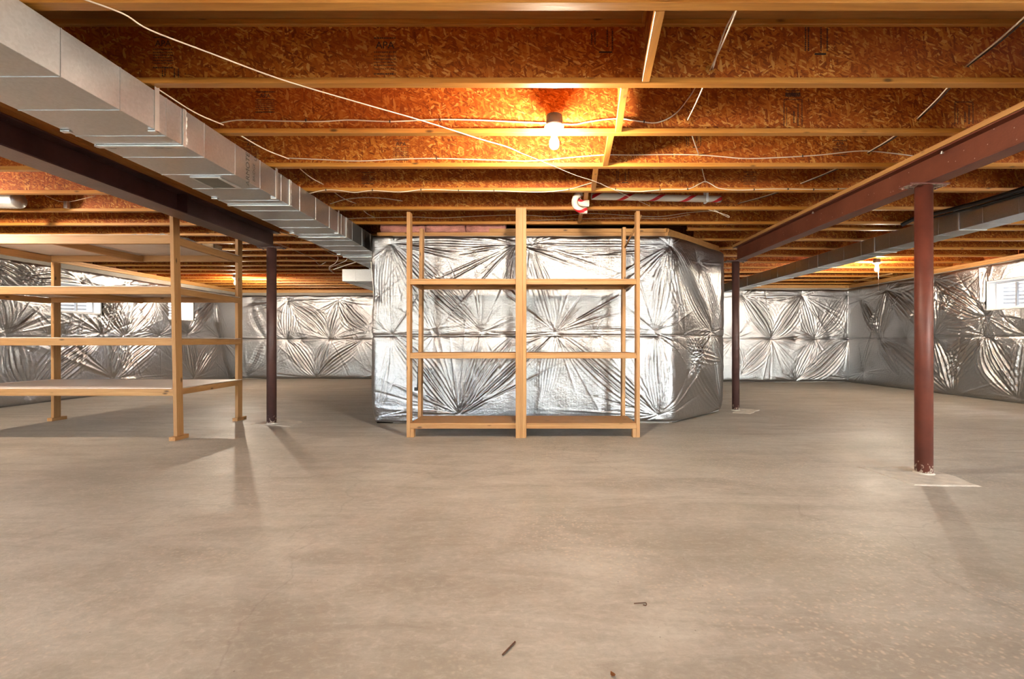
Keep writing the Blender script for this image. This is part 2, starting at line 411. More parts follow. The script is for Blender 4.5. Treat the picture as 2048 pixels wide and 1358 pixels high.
# ------------------------------------------------------------------ foil blankets
def ang_noise(rs, n, sharp):
    """smooth random periodic function of the angle with n knots, ridged"""
    v = rs.uniform(-1, 1, n); v = np.append(v, v[0])
    x = np.linspace(0, n, 2049); i = np.minimum(x.astype(int), n-1); f = x-i; f = f*f*(3-2*f)
    y = v[i]*(1-f)+v[i+1]*f
    return 1-2*np.abs(y)**sharp
def fourier_noise(rs, U, Z, fmin, fmax, n, anis=1.0):
    out = np.zeros_like(U)
    for _ in range(n):
        f = rs.uniform(fmin, fmax); a = rs.uniform(0, 2*np.pi); ph = rs.uniform(0, 6.28)
        out += np.sin(2*np.pi*f*(U*np.cos(a)+Z*np.sin(a)*anis)+ph)/f*fmin
    return out/np.sqrt(n)
def foil_height(U, Z, pins, bundles, seam, seed, puff=.055, amp=1.0):
    rs = np.random.RandomState(seed)
    pr = np.ones_like(U); rad = np.zeros_like(U)
    for (pu, pz, ln) in pins:
        du = U-pu; dz = Z-pz; d = np.sqrt(du*du+dz*dz)+1e-6; th = (np.arctan2(dz, du)/(2*np.pi)) % 1.0
        k = th*2048; kk = np.arange(2049)
        mask = ang_noise(rs, 9, 1.0)
        for (N, L, sg, A) in ((20, .10*ln, .10, .080), (18, .17*ln, .065, .055), (18, .25*ln, .050, .044), (14, .35*ln, .036, .034), (12, .48*ln, .028, .028), (9, .66*ln, .022, .024)):
            f = np.zeros(2049)
            for _ in range(N):
                a0 = rs.randint(0, 2048)
                if mask[a0] < rs.uniform(-.5, .6): continue
                sg_ = sg*rs.uniform(.45, 1.1)/(2*np.pi)*2048; dd = np.abs(kk-a0); dd = np.minimum(dd, 2048-dd)
                f += rs.choice([1, 1, -1])*rs.uniform(.4, 1)*np.exp(-(dd/sg_)**1.6)
            rad += np.interp(k, kk, f)*d*np.exp(-(d/L)**1.8)*A*2.1
        pr *= 1-.9*np.exp(-(d/.15)**1.0)
    h = puff*pr**.8
    bd = np.zeros_like(U)
    for (u0, z0, u1, z1, wd, nf) in bundles:
        wd *= .72; nf *= 1.45
        L = math.hypot(u1-u0, z1-z0); tx, tz = (u1-u0)/L, (z1-z0)/L
        t = ((U-u0)*tx+(Z-z0)*tz)/L; w = -(U-u0)*tz+(Z-z0)*tx
        sag = wd*.5*rs.uniform(-1, 1)*np.sin(np.pi*np.clip(t, 0, 1))
        env = np.clip(np.sin(np.pi*np.clip(t, 0, 1)), 0, 1)**.6
        WW = .018+wd*env
        s = (w-sag)/WW
        ph = rs.uniform(0, 6.28); ph2 = rs.uniform(0, 6.28)
        s2 = s+.10*np.sin(5*t+ph2)
        prof = 1-2*np.abs(np.sin(np.pi*nf*.5*s2+ph))**.7
        prof2 = np.sin(np.pi*nf*.23*s2+ph2)
        bd += (prof*.6+prof2*.5)*np.exp(-s*s*1.1)*env*wd*.125
    h = h+amp*(rad+bd)
    h += .0045*fourier_noise(rs, U, Z, 1.2, 4, 14)+.0006*fourier_noise(rs, U, Z, 8, 22, 22)
    if seam is not None:
        h -= .016*np.exp(-np.abs(Z-seam)/.012)
    return h
def resample_path(pts, step=.01, rad=.07):
    P2 = [np.array(p, float) for p in pts]; seg = [np.linalg.norm(b-a) for a, b in zip(P2, P2[1:])]
    cum = np.concatenate([[0], np.cumsum(seg)]); n = int(cum[-1]/step)+1
    s = np.linspace(0, cum[-1], n)
    X = np.interp(s, cum, [p[0] for p in P2]); Y = np.interp(s, cum, [p[1] for p in P2])
    k = int(rad/step)
    if k > 1:
        ker = np.hanning(2*k+1); ker /= ker.sum()
        def sm(a):
            b = np.concatenate([a[0]-(a[1:k+1][::-1]-a[0]), a, a[-1]-(a[-k-1:-1][::-1]-a[-1])])
            return np.convolve(b, ker, 'valid')
        X, Y = sm(X), sm(Y)
    return s, X, Y, cum
def foil(parent, pts, us, z0, z1, dz, pins, bundles, seam, seed, holes=(), puff=.055, rad=.07, amp=1.0, topwave=.012, label=None):
    s, X, Y, cum = resample_path(pts, rad=rad)
    gx, gy = np.gradient(X, s), np.gradient(Y, s); ln = np.hypot(gx, gy)+1e-9
    nx, ny = gy/ln, -gx/ln                      # right-hand side of the path is the room side
    rs = np.random.RandomState(seed+99)
    for (za, zb, part) in ((z0, seam, 'lower'), (seam-.012, z1, 'upper')):
        zs = np.linspace(za, zb, max(8, int((zb-za)/dz)))
        U, Z = np.meshgrid(us, zs)
        Hh = foil_height(U, Z, pins, bundles, seam, seed, puff, amp)
        if part == 'upper':
            edge = (z1-Z); Hh = Hh*(1-.6*np.exp(-edge/.02))+.004
            tw = topwave*fourier_noise(rs, U, Z*0, .6, 2.5, 8); Z = Z+tw*np.clip((Z-z1+.3)/.3, 0, 1)
        else:
            Hh = Hh*(1-.75*np.exp(-np.clip(Z-z0, 0, 9)/.025))
            tw = .012*fourier_noise(rs, U, Z*0, .5, 2.5, 8); Z = Z+tw*np.clip((z0+.2-Z)/.2, 0, 1)+0
            Z = np.maximum(Z, .012)
        px = np.interp(U, s, X)+np.interp(U, s, nx)*Hh
        py = np.interp(U, s, Y)+np.interp(U, s, ny)*Hh
        nz, nu = U.shape
        co = np.stack([px, py, Z], -1).reshape(-1, 3)
        idx = np.arange(nz*nu).reshape(nz, nu)
        q = np.stack([idx[:-1, :-1], idx[:-1, 1:], idx[1:, 1:], idx[1:, :-1]], -1).reshape(-1, 4)
        if holes:
            cu = (U[:-1, :-1]+U[1:, 1:])/2; cz = (Z[:-1, :-1]+Z[1:, 1:])/2; keep = np.ones(cu.shape, bool)
            for (a, b, c, d) in holes: keep &= ~((cu > a) & (cu < b) & (cz > c) & (cz < d))
            q = q[keep.reshape(-1)]
            used = np.zeros(len(co), bool); used[q.ravel()] = True
            remap = np.cumsum(used)-1; co = co[used]; q = remap[q]
            Uf, Zf = U.reshape(-1)[used], Z.reshape(-1)[used]
        else: Uf, Zf = U.reshape(-1), Z.reshape(-1)
        me = bpy.data.meshes.new('foil_blanket')
        me.vertices.add(len(co)); me.vertices.foreach_set('co', co.ravel().astype(np.float32))
        me.loops.add(len(q)*4); me.loops.foreach_set('vertex_index', q.ravel().astype(np.int32))
        me.polygons.add(len(q)); me.polygons.foreach_set('loop_start', np.arange(0, len(q)*4, 4, dtype=np.int32))
        me.polygons.foreach_set('loop_total', np.full(len(q), 4, np.int32))
        me.polygons.foreach_set('use_smooth', np.ones(len(q), bool))
        uv = me.uv_layers.new(name='UVMap'); li = q.ravel()
        uv.data.foreach_set('uv', np.stack([Uf[li], Zf[li]], -1).ravel().astype(np.float32))
        me.update(calc_edges=True); me.validate()
        o = link('foil_blanket', me, M_FOIL, parent); centre(o)
        o['label'] = part+' foil-faced insulation blanket, pinned and wrinkled'
def span(*segs):
    """u samples: (start, end, step) pieces"""
    out = []
    for (a, b, st) in segs: out.append(np.linspace(a, b, max(2, int(round((b-a)/st)))+1)[:-1])
    out.append([segs[-1][1]]); return np.concatenate(out)
SEAM = 1.075
# middle block: path runs left side -> front -> angled face -> right side
cpts = [(-1.95, 12.7), (-1.95, 5.71), (1.67, 5.71), (2.69, 6.73), (2.69, 11.6)]
_, _, _, cc = resample_path(cpts)
uF, uC = cc[1], cc[2]
def pf(px, py):                       # pixel on the front face
    p = P(px, py, 5.66); return (uF+(p.x+1.95), p.z)
def pc(px, py):                       # pixel on the angled face: x - 1.67 = y - 5.71
    k = (px-VX)/F; y = (1.67-5.71+.05)/(k-1); x = k*y
    return (uC+(x-1.67)*math.sqrt(2), H-(py-VY)*y/F)
pins = [(*pf(780, 486), 1.25), (*pf(1030, 488), 1.1), (*pf(1060, 486), 1.1), (*pf(1341, 490), 1.2),
        (*pf(782, 668), .8), (*pf(870, 667), .5), (*pf(962, 664), .9), (*pf(1111, 664), 1.0), (*pf(1310, 662), .9), (*pf(1190, 668), .4), (*pf(1030, 668), .4),
        (*pf(918, 829), 1.2), (*pf(1318, 832), 1.0), (*pf(755, 590), .5), (*pf(750, 835), .6),
        (*pc(1424, 664), .8), (*pc(1368, 668), .4), (*pc(1395, 525), .6), (*pc(1440, 815), .4)]
def bd(a, b, w, n): return (*a, *b, w, n)
bund = [bd(pf(780, 486), pf(962, 664), .20, 5), bd(pf(780, 486), pf(870, 667), .16, 4), bd(pf(780, 486), pf(782, 668), .12, 4), bd(pf(780, 488), pf(1030, 488), .10, 4),
        bd(pf(1030, 488), pf(1010, 590), .10, 4), bd(pf(1060, 486), pf(1111, 664), .15, 4), bd(pf(1060, 486), pf(1341, 490), .11, 4), bd(pf(1341, 490), pf(1310, 662), .16, 4),
        bd(pf(1341, 490), pc(1424, 664), .22, 5), bd(pf(1341, 490), pc(1368, 668), .15, 4), bd(pf(962, 664), pf(918, 829), .16, 5), bd(pf(782, 668), pf(918, 829), .22, 5),
        bd(pf(870, 667), pf(962, 664), .05, 3), bd(pf(962, 664), pf(1111, 664), .06, 3), bd(pf(1111, 664), pf(1318, 832), .18, 4), bd(pf(1111, 664), pf(1318, 662), .07, 3),
        bd(pf(1111, 664), pf(918, 829), .15, 3), bd(pf(1310, 662), pf(1318, 832), .17, 5), bd(pc(1395, 520), pc(1440, 660), .14, 4), bd(pf(1030, 668), pf(918, 829), .15, 4),
        bd(pf(1111, 664), pf(1085, 800), .12, 4), bd(pf(782, 668), pf(750, 835), .08, 3), bd(pf(755, 490), pf(752, 668), .07, 3),
        bd(pc(1368, 668), pc(1440, 815), .26, 4), bd(pc(1424, 664), pc(1370, 760), .22, 4), bd(pc(1424, 664), pc(1440, 815), .14, 3), bd(pc(1365, 690), pc(1440, 720), .16, 3)]
us = span((0, uF-.15, .12), (uF-.15, uC, .0075), (uC, cc[3]+.15, .009), (cc[3]+.15, cc[4], .12))
foil(wall_centre, cpts, us, .02, 2.285, .0085, pins, bund, SEAM, 3, rad=.11)
# back left wall, runs left to right
def pb(px, py): p = P(px, py, 12.66); return (p.x-XL, p.z)
pins = [(*pb(*q), l) for q, l in [((575, 600), 1.3), ((676, 600), 1.3), ((505, 602), 1.0), ((532, 677), .8), ((572, 680), .9), ((660, 678), 1.1), ((630, 756), 1.2), ((492, 752), 1.0), ((725, 680), .9), ((705, 600), .8), ((750, 750), 1.0), ((600, 680), .5), ((690, 680), .5)]]
bund = [bd(pb(*a), pb(*b), w, n) for a, b, w, n in [((575, 600), (660, 678), .34, 5), ((575, 600), (572, 680), .25, 4), ((676, 600), (740, 665), .34, 5), ((676, 600), (660, 678), .26, 4), ((660, 678), (632, 756), .26, 5), ((572, 680), (630, 756), .3, 4),
        ((505, 602), (532, 677), .25, 4), ((725, 680), (632, 756), .3, 4), ((532, 677), (492, 752), .25, 4), ((676, 600), (570, 603), .15, 3)]]
foil(wall_back, [(XL, YFL), (-1.9, YFL)], span((0, 1.0, .03), (1.0, 6.18, .014)), .02, 2.265, .014, pins, bund, SEAM, 11, puff=.07, amp=1.25)
# back right wall
def pr(px, py): p = P(px, py, 11.56); return (p.x-2.6, p.z)
pins = [(*pr(*q), l) for q, l in [((1487, 590), 1.3), ((1605, 590), 1.3), ((1697, 590), 1.1), ((1543, 677), 1.1), ((1632, 677), .9), ((1697, 677), .9), ((1594, 762), 1.2), ((1701, 757), .8), ((1470, 677), .8), ((1660, 676), .5), ((1590, 677), .4)]]
bund = [bd(pr(*a), pr(*b), w, n) for a, b, w, n in [((1487, 590), (1543, 677), .34, 5), ((1605, 590), (1543, 677), .3, 4), ((1605, 590), (1632, 677), .25, 4), ((1697, 590), (1632, 677), .28, 4), ((1697, 590), (1697, 677), .2, 4), ((1697, 677), (1594, 762), .34, 5),
        ((1543, 677), (1480, 750), .25, 4), ((1632, 677), (1594, 762), .25, 4), ((1487, 590), (1605, 590), .15, 3), ((1470, 677), (1480, 755), .2, 4)]]
foil(wall_back_right, [(2.6, YFR), (XR, YFR)], span((0, XR-2.6, .013)), .02, 2.30, .013, pins, bund, SEAM+.01, 12, puff=.07, amp=1.25)
# right wall: path runs back to front so that the room is on its right-hand side
def pw(px, py): y = (XR-.05)*F/(px-VX); return (YFR-y, H-(py-VY)*y/F)
pins = [(*pw(*q), l) for q, l in [((1772, 580), 1.3), ((1866, 562), 1.3), ((1970, 540), 1.1), ((1757, 677), 1.1), ((1866, 673), .9), ((1967, 671), 1.0), ((1968, 632), 1.2), ((1905, 793), 1.2), ((2034, 797), 1.2), ((2046, 668), .8), ((1810, 676), .6), ((1722, 600), .8), ((1725, 745), .8), ((1830, 700), .5)]]
bund = [bd(pw(*a), pw(*b), w, n) for a, b, w, n in [((1772, 580), (1757, 677), .28, 5), ((1722, 600), (1757, 677), .28, 5), ((1866, 562), (1968, 632), .34, 5), ((1866, 562), (1866, 673), .22, 4), ((1772, 580), (1866, 673), .3, 4), ((1866, 562), (1890, 620), .25, 4),
        ((1757, 677), (1800, 750), .25, 4), ((1968, 632), (1967, 671), .1, 4), ((1967, 671), (1895, 770), .3, 5), ((1967, 671), (2034, 797), .34, 5), ((1757, 677), (1905, 793), .34, 4), ((1866, 673), (1905, 793), .3, 4), ((1970, 540), (1968, 632), .16, 4), ((2046, 668), (2034, 797), .25, 4), ((1968, 632), (1880, 645), .2, 4)]]
def near_pins(u0, u1, sd):
    r = random.Random(sd); out = []; u = u0
    while u < u1:
        out += [(u, 2.2, r.uniform(.8, 1.3)), (u+.4, SEAM, r.uniform(.8, 1.2)), (u+.9, SEAM+.01, .7), (u+.3, .1, r.uniform(.8, 1.3))]; u += 1.35
    return out
pins += near_pins(4.7, 13.8, 1)
hol = [(YFR-b, YFR-a, c, d) for (a, b, c, d) in WR]
foil(wall_right, [(XR, YFR), (XR, YB)], span((0, 4.4, .011), (4.4, YFR-YB, .028)), .02, 2.325, .013, pins, bund, SEAM+.01, 13, holes=hol, puff=.07, amp=1.2)
# left wall: path runs front to back
def pl(px, py): y = (XL+.05)*F/(px-VX); return (y-YB, H-(py-VY)*y/F)
pins = [(*pl(*q), l) for q, l in [((165, 562), 1.2), ((253, 572), 1.1), ((-40, 520), 1.3), ((16, 668), 1.2), ((205, 668), 1.0), ((253, 670), 1.2), ((100, 670), .6), ((310, 590), 1.0), ((378, 668), 1.0), ((440, 676), 1.0), ((230, 758), 1.4), ((390, 756), 1.3), ((-70, 790), 1.6), ((60, 790), .9), ((130, 668), .7), ((430, 600), 1.2), ((460, 757), 1.0), ((320, 672), .7)]]
bund = [bd(pl(*a), pl(*b), w, n) for a, b, w, n in [((-40, 520), (100, 600), .34, 5), ((-40, 520), (16, 668), .28, 4), ((165, 562), (253, 670), .3, 4), ((16, 668), (60, 790), .3, 4), ((253, 572), (205, 668), .26, 5), ((310, 590), (253, 670), .28, 5), ((253, 670), (230, 758), .28, 5), ((378, 668), (390, 756), .26, 4),
        ((310, 590), (378, 668), .3, 5), ((430, 600), (378, 668), .3, 4), ((440, 676), (390, 756), .3, 5), ((320, 672), (230, 758), .34, 5), ((205, 668), (60, 800), .34, 5), ((430, 600), (440, 676), .25, 4), ((165, 562), (20, 560), .25, 4), ((440, 676), (460, 757), .2, 4)]]
pins += near_pins(.4, 8.6, 2)
hol = [(a-YB, b-YB, c, d) for (a, b, c, d) in WL]
foil(wall_left, [(XL, YB), (XL, YFL)], span((0, 9.2, .028), (9.2, YFL-YB, .012)), .02, 2.26, .013, pins, bund, SEAM, 14, holes=hol, puff=.07, amp=1.2)
# wall behind the viewer

# sill plates (two boards) and pink batts in the joist bays
box('sill_plate', XL-.20, XL+.02, YB, YFL+.2, ZW, ZW+.038, M_PLATE, wall_left)
box('sill_plate', XL-.20, XL+.03, YB, YFL+.2, ZW+.038, ZT, M_PLATE, wall_left)
box('sill_plate', XR-.03, XR+.20, YB, YFR+.2, ZW, ZW+.038, M_PLATE, wall_right)
box('sill_plate', XR-.045, XR+.20, YB, YFR+.2, ZW+.038, ZT, M_PLATE, wall_right)
box('sill_plate', XL+.03, -1.9, YFL-.02, YFL+.2, ZW, ZT, M_PLATEX, wall_back)
box('sill_plate', 2.7, XR-.045, YFR-.02, YFR+.2, ZW, ZT, M_PLATEX, wall_back_right)
box('rim_joist', XL-.25, -1.9, YFL+.08, YFL+.12, ZT, ZT+JD, M_OSB, wall_back)
box('rim_joist', 2.6, XR+.25, YFR+.08, YFR+.12, ZT, ZT+JD, M_OSB, wall_back_right)
box('rim_joist', XL-.24, XL-.20, YB-.25, YFL+.12, ZT, ZT+JD, M_OSB, wall_left)
box('rim_joist', XR+.20, XR+.24, YB-.25, YFR+.12, ZT, ZT+JD, M_OSB, wall_right)
# plates and batts over the middle block
boxes('top_plate', [(-1.93, 1.66, 5.735, 5.87, 2.30, 2.345)], M_PLATEX, wall_centre, .002)
boxes('top_plate', [(-.55, 1.66, 5.735, 5.87, 2.347, 2.392)], M_PLATEX, wall_centre, .002)
for zz, ofs in ((2.30, 0), (2.347, .012)):
    M = Matrix.Translation((1.66, 5.735, 0)) @ Matrix.Rotation(math.pi/4, 4, 'Z')
    box('top_plate', -.03-ofs, 1.46+ofs, ofs, .14+ofs, zz, zz+.045, M_PLATEX, wall_centre, M=M)
def batt(parent, x0, x1, y0, y1, z0, z1, seed):
    bm = bmesh.new(); bm_box(bm, x0, x1, y0, y1, z0, z1)
    bmesh.ops.subdivide_edges(bm, edges=bm.edges, cuts=4, use_grid_fill=True)
    r = random.Random(seed)
    for v in bm.verts: v.co += Vector((r.uniform(-.012, .012), r.uniform(-.012, .012), r.uniform(-.010, .010)))
    return centre(finish('insulation_batt', bm, M_PINK, parent, smooth=True))
for k, (a, b) in enumerate([(-1.9, -1.35), (-1.33, -.85), (-.84, -.35)]):
    batt(wall_centre, a, b, 5.75, 5.95, 2.355, 2.455, k)

# ------------------------------------------------------------------ joists
J0 = 2.013
rows_mid = [J0+.61*k for k in range(-7, 7)]                   # rear edge of the bottom flange
rows_left = [6.283+.495*k for k in range(0, 13)]
rows_right = [5.98+.607*k for k in range(0, 10)]
def joist(yb, x0, x1):
    """I-joist: OSB web, top and bottom flanges; yb = far edge of its flanges"""
    yc = yb-FW/2; L = x1-x0; xc = (x0+x1)/2
    w = box('joist', x0, x1, yc-WT/2, yc+WT/2, ZT+FH-.004, ZT+JD-FH+.004, M_OSB, ceiling, bev=0)
    for nm, z0 in (('bottom_flange', ZT), ('top_flange', ZT+JD-FH)):
        bm = bmesh.new(); bm_box(bm, -L/2, L/2, -FW/2, FW/2, 0, FH, .0025)
        me = bpy.data.meshes.new(nm); bm.to_mesh(me); bm.free(); me.materials.append(M_LVL)
        o = bpy.data.objects.new(nm, me); COL.objects.link(o); o.parent = w
        o.location = (xc-w_loc(w).x, yc-w_loc(w).y, z0-w_loc(w).z)
    return w
def w_loc(o): return o.location
# children of the ceiling keep world coordinates through their inverse matrix; sub-parts use offsets
JM = {}
XBL, XBR = -3.22, 2.965
for k, yb in enumerate(rows_mid):
    JM[k-6] = joist(yb, XBL-.12, XBR+.12)
    joist(yb+.07, XL-.18, XBL+.10)
    joist(yb, XBR+.121, XR+.18)
for yb in rows_left: joist(yb, XL-.18, -1.96)
for yb in rows_right: joist(yb, 1.95 if yb < 6.3 else 2.25, XR+.18)
def jy(k): return J0+.61*(k-1)             # J1 is the joist at the top edge of the picture
# blocking panels between the joists along the middle
for k, (xa, xb) in {0: (.50, .55), 1: (.545, .615), 2: (.510, .575), 3: (.535, .58), 4: (.51, .56), 5: (.50, .55), 6: (.52, .545)}.items():
    y0 = jy(k)+.001; y1 = jy(k+1)-FW-.001
    yc = (y0+y1)/2; Ly = y1-y0; a = math.atan2(-(xb-xa), Ly)
    M = Matrix.Translation(((xa+xb)/2, yc, 0)) @ Matrix.Rotation(a, 4, 'Z')
    w = box('blocking', -.005, .005, -Ly/2+.002, Ly/2-.002, ZT+.03, ZT+JD-.03, M_OSB, ceiling, bev=0, M=M)
    for nm, z0 in (('bottom_flange', ZT+.002), ('top_flange', ZT+JD-FH)):
        bm = bmesh.new(); bm_box(bm, -.021, .021, -Ly/2, Ly/2, 0, FH+.004, .002, M=Matrix.Rotation(a, 4, 'Z'))
        me = bpy.data.meshes.new(nm); bm.to_mesh(me); bm.free(); me.materials.append(M_LVLY)
        o = bpy.data.objects.new(nm, me); COL.objects.link(o); o.parent = w
        o.location = ((xa+xb)/2-w.location.x, yc-w.location.y, z0-w.location.z)
# printed grade stamps on the webs
def text_mesh(s, size):
    cu = bpy.data.curves.new('stamp', 'FONT'); cu.body = s; cu.size = size; cu.align_x = 'CENTER'; cu.align_y = 'CENTER'; cu.resolution_u = 3; cu.extrude = .0002
    o = bpy.data.objects.new('tmp', cu); COL.objects.link(o)
    dg = bpy.context.evaluated_depsgraph_get(); me = bpy.data.meshes.new_from_object(o.evaluated_get(dg))
    bpy.data.objects.remove(o); bpy.data.curves.remove(cu); return me
def stamp(jk, px, py, wpx, hpx, style, seed):
    J = JM[jk]; yc = jy(jk)-FW/2-WT/2-.0006
    c = P(px, py, yc); s = yc/F; w = wpx*s; h = hpx*s; r = random.Random(seed)
    bm = bmesh.new()
    def bar(x0, x1, z0, z1): bm_box(bm, x0, x1, -.0003, .0003, z0, z1)
    def dashed_row(x0, x1, z, t):
        x = x0
        while x < x1-.002:
            l = r.uniform(.003, .011); bar(x, min(x+l, x1), z-t/2, z+t/2); x += l+r.uniform(.0015, .004)
    def dashed_col(x, z0, z1, t):
        z = z0
        while z < z1-.002:
            l = r.uniform(.003, .009); bar(x-t/2, x+t/2, z, min(z+l, z1)); z += l+r.uniform(.002, .004)
    if style == 'rows':
        for f, t in ((.46, .006), (.10, .0045), (.0, .004), (-.08, .004), (-.16, .0035), (-.24, .004), (-.33, .0035), (-.46, .007)):
            dashed_row(-w/2, w/2, f*h, t)
    elif style == 'frame':
        dashed_row(-w/2, w/2, h/2, .005); dashed_col(w/2, -h/2, h/2, .006); dashed_col(-w/2, -h/2, h/2, .006)
        dashed_col(w*.28, -h/2, h*.35, .008); dashed_col(-w*.35, -h/2, h*.2, .005); dashed_col(w*.05, -h*.4, h*.05, .008)
    elif style == 'hook':
        dashed_col(w*.42, -h*.35, h/2, .008); dashed_col(w*.22, -h*.2, h/2, .007); dashed_col(-w*.38, -h*.1, h*.4, .006); dashed_col(-w*.25, -h*.1, h/2, .006)
        bar(-w*.1, w*.42, -h*.45, -h*.39)
    elif style == 'cols':
        for f in (-.42, -.30, .20, .45): dashed_col(w*f, -h*.35, h/2, .007)
        bar(-w*.05, w*.4, -h*.5, -h*.43)
    me = bpy.data.meshes.new('grade_stamp'); bm.to_mesh(me); bm.free(); me.materials.append(M_INK)
    o = bpy.data.objects.new('grade_stamp', me); COL.objects.link(o); o.parent = J; o.location = c-J.location
    if style == 'rows':
        t = text_mesh('APA', h*.26); t.materials.append(M_INK)
        q = bpy.data.objects.new('grade_stamp', t); COL.objects.link(q); q.parent = J
        q.rotation_euler = (math.pi/2, 0, 0); q.location = (c-J.location)+Vector((0, 0, h*.27))
for a in [(2, 326, 105, 40, 66, 'rows', 1), (2, 770, 112, 44, 78, 'rows', 2), (2, 1203, 84, 52, 48, 'hook', 3), (2, 1632, 82, 50, 56, 'cols', 4), (2, 340, 150, 40, 26, 'hook', 14),
          (3, 530, 204, 38, 44, 'rows', 5), (3, 1586, 225, 36, 52, 'frame', 6), (3, 1928, 226, 36, 44, 'frame', 7),
          (4, 802, 300, 32, 44, 'rows', 8), (4, 503, 300, 30, 40, 'rows', 9), (4, 1387, 284, 32, 22, 'cols', 10), (4, 1680, 296, 28, 32, 'rows', 11),
          (5, 1245, 354, 28, 24, 'cols', 12), (5, 736, 356, 26, 24, 'rows', 13), (5, 1500, 356, 26, 26, 'rows', 15), (3, 1586, 187, 30, 12, 'rows', 16)]: stamp(*a)

# ------------------------------------------------------------------ steel beams and columns
def beam(name, x0, y0, x1, y1, zb, zt, fw, mat, label, plates, stiff=None, end=False):
    L = math.hypot(x1-x0, y1-y0); a = math.atan2(-(x1-x0), y1-y0)
    root = empty(name, (x0, y0, zb), label, 'beam'); root.rotation_euler = (0, 0, a)
    def part(nm, bx0, bx1, by0, by1, bz0, bz1, m, bev=.002):
        bm = bmesh.new(); bm_box(bm, bx0, bx1, by0, by1, bz0, bz1, bev)
        me = bpy.data.meshes.new(nm); bm.to_mesh(me); bm.free(); me.materials.append(m)
        o = bpy.data.objects.new(nm, me); COL.objects.link(o); o.parent = root; return o
    hh = zt-zb
    part('bottom_flange', -fw/2, fw/2, 0, L, 0, .010, mat); part('top_flange', -fw/2, fw/2, 0, L, hh-.010, hh, mat)
    part('web', -.004, .004, 0, L-.001, .010, hh-.010, mat, 0)
    for s in (stiff or []): part('stiffener', .004, fw/2-.004, s-y0, s-y0+.01, .010, hh-.010, mat, 0); part('stiffener', -fw/2+.004, -.004, s-y0, s-y0+.01, .010, hh-.010, mat, 0)
    for (ph0, ph1, pw_) in plates: part('nailer_plate', -pw_/2, pw_/2, 0, L, hh+ph0, hh+ph1, M_PLATE)
    return root
beamL = beam('steel_beam', -3.225, -2.55, -3.235, 5.78, 2.15, 2.345, .20, M_BROWN, 'dark brown steel I-beam beside the wide galvanised duct on the left', [(.001, .038, .17), (.038, .0745, .16)], [4.22])
beamR = beam('steel_beam', 2.94, -2.55, 2.99, 6.86, 2.18, 2.382, .135, M_RED, 'red-brown steel I-beam with a wood strip on top, right side', [(.001, .0375, .15)], [])
def bolt(parent, p):
    lathe('bolt', [(.011, -.006), (.011, .004), (.006, .004), (.006, .014)], p, M_GALV_D, parent, 8, False)
for (px, y) in ((1918, 3.35), (1614, 4.9)):
    p = P(px, 0, y); bolt(beamR, (2.93, y, 2.37-.02))
def column(x, y, r, zt, mat, label, group=None):
    root = empty('steel_column', (x, y, 0), label, 'column', group)
    lathe('pipe', [(r, .0), (r, zt-.012)], (x, y, 0), mat, root, 40)
    box('cap_plate', x-.15, x+.15, y-.06, y+.06, zt-.012, zt, mat, root)
    for sx in (-.125, .125):
        for sy in (-.04, .04): lathe('bolt', [(.010, -.022), (.010, -.012), (.006, -.012)], (x+sx, y+sy, zt), mat, root, 6, False)
    lathe('base_collar', [(r+.016, 0), (r+.010, .008), (r, .016)], (x, y, 0), M_PATCH, root, 22)
column(-3.195, 5.68, .054, 2.15, M_COLB, 'dark brown round steel column holding the left beam')
column(2.945, 3.525, .0565, 2.18, M_COLR, 'red-brown steel column, nearest one, at the right')
column(2.94, 6.80, .051, 2.18, M_COLB, 'thin dark steel column at the right corner of the foil-wrapped block')
def patch(pts, name='footing_patch'):
    bm = bmesh.new(); r = random.Random(3)
    P3 = []
    n = len(pts)
    for i in range(n):
        a = Vector(pts[i]); b = Vector(pts[(i+1) % n])
        for k in range(6):
            q = a.lerp(b, k/6); P3.append(Vector((q.x+r.uniform(-.012, .012), q.y+r.uniform(-.012, .012), 0)))
    c = sum(P3, Vector())/len(P3)
    lo = [bm.verts.new((p.x, p.y, 0.0)) for p in P3]; hi = [bm.verts.new((*(c.lerp(p, .93)).xy, .006)) for p in P3]
    for k in range(len(P3)):
        bm.faces.new((lo[k], lo[(k+1) % len(P3)], hi[(k+1) % len(P3)], hi[k]))
    bm.faces.new(hi); centre(finish(name, bm, M_PATCH, floor))
def fl(px, py): Y = H*F/(py-VY); return ((px-VX)*Y/F, Y)
patch([fl(1712, 934), fl(1832, 933), fl(1905, 951), fl(1960, 973), fl(1830, 972)])
patch([fl(500, 849), fl(555, 838), fl(607, 843), fl(580, 853)])
patch([fl(1480, 817), fl(1519, 820), fl(1500, 828), fl(1463, 826)])

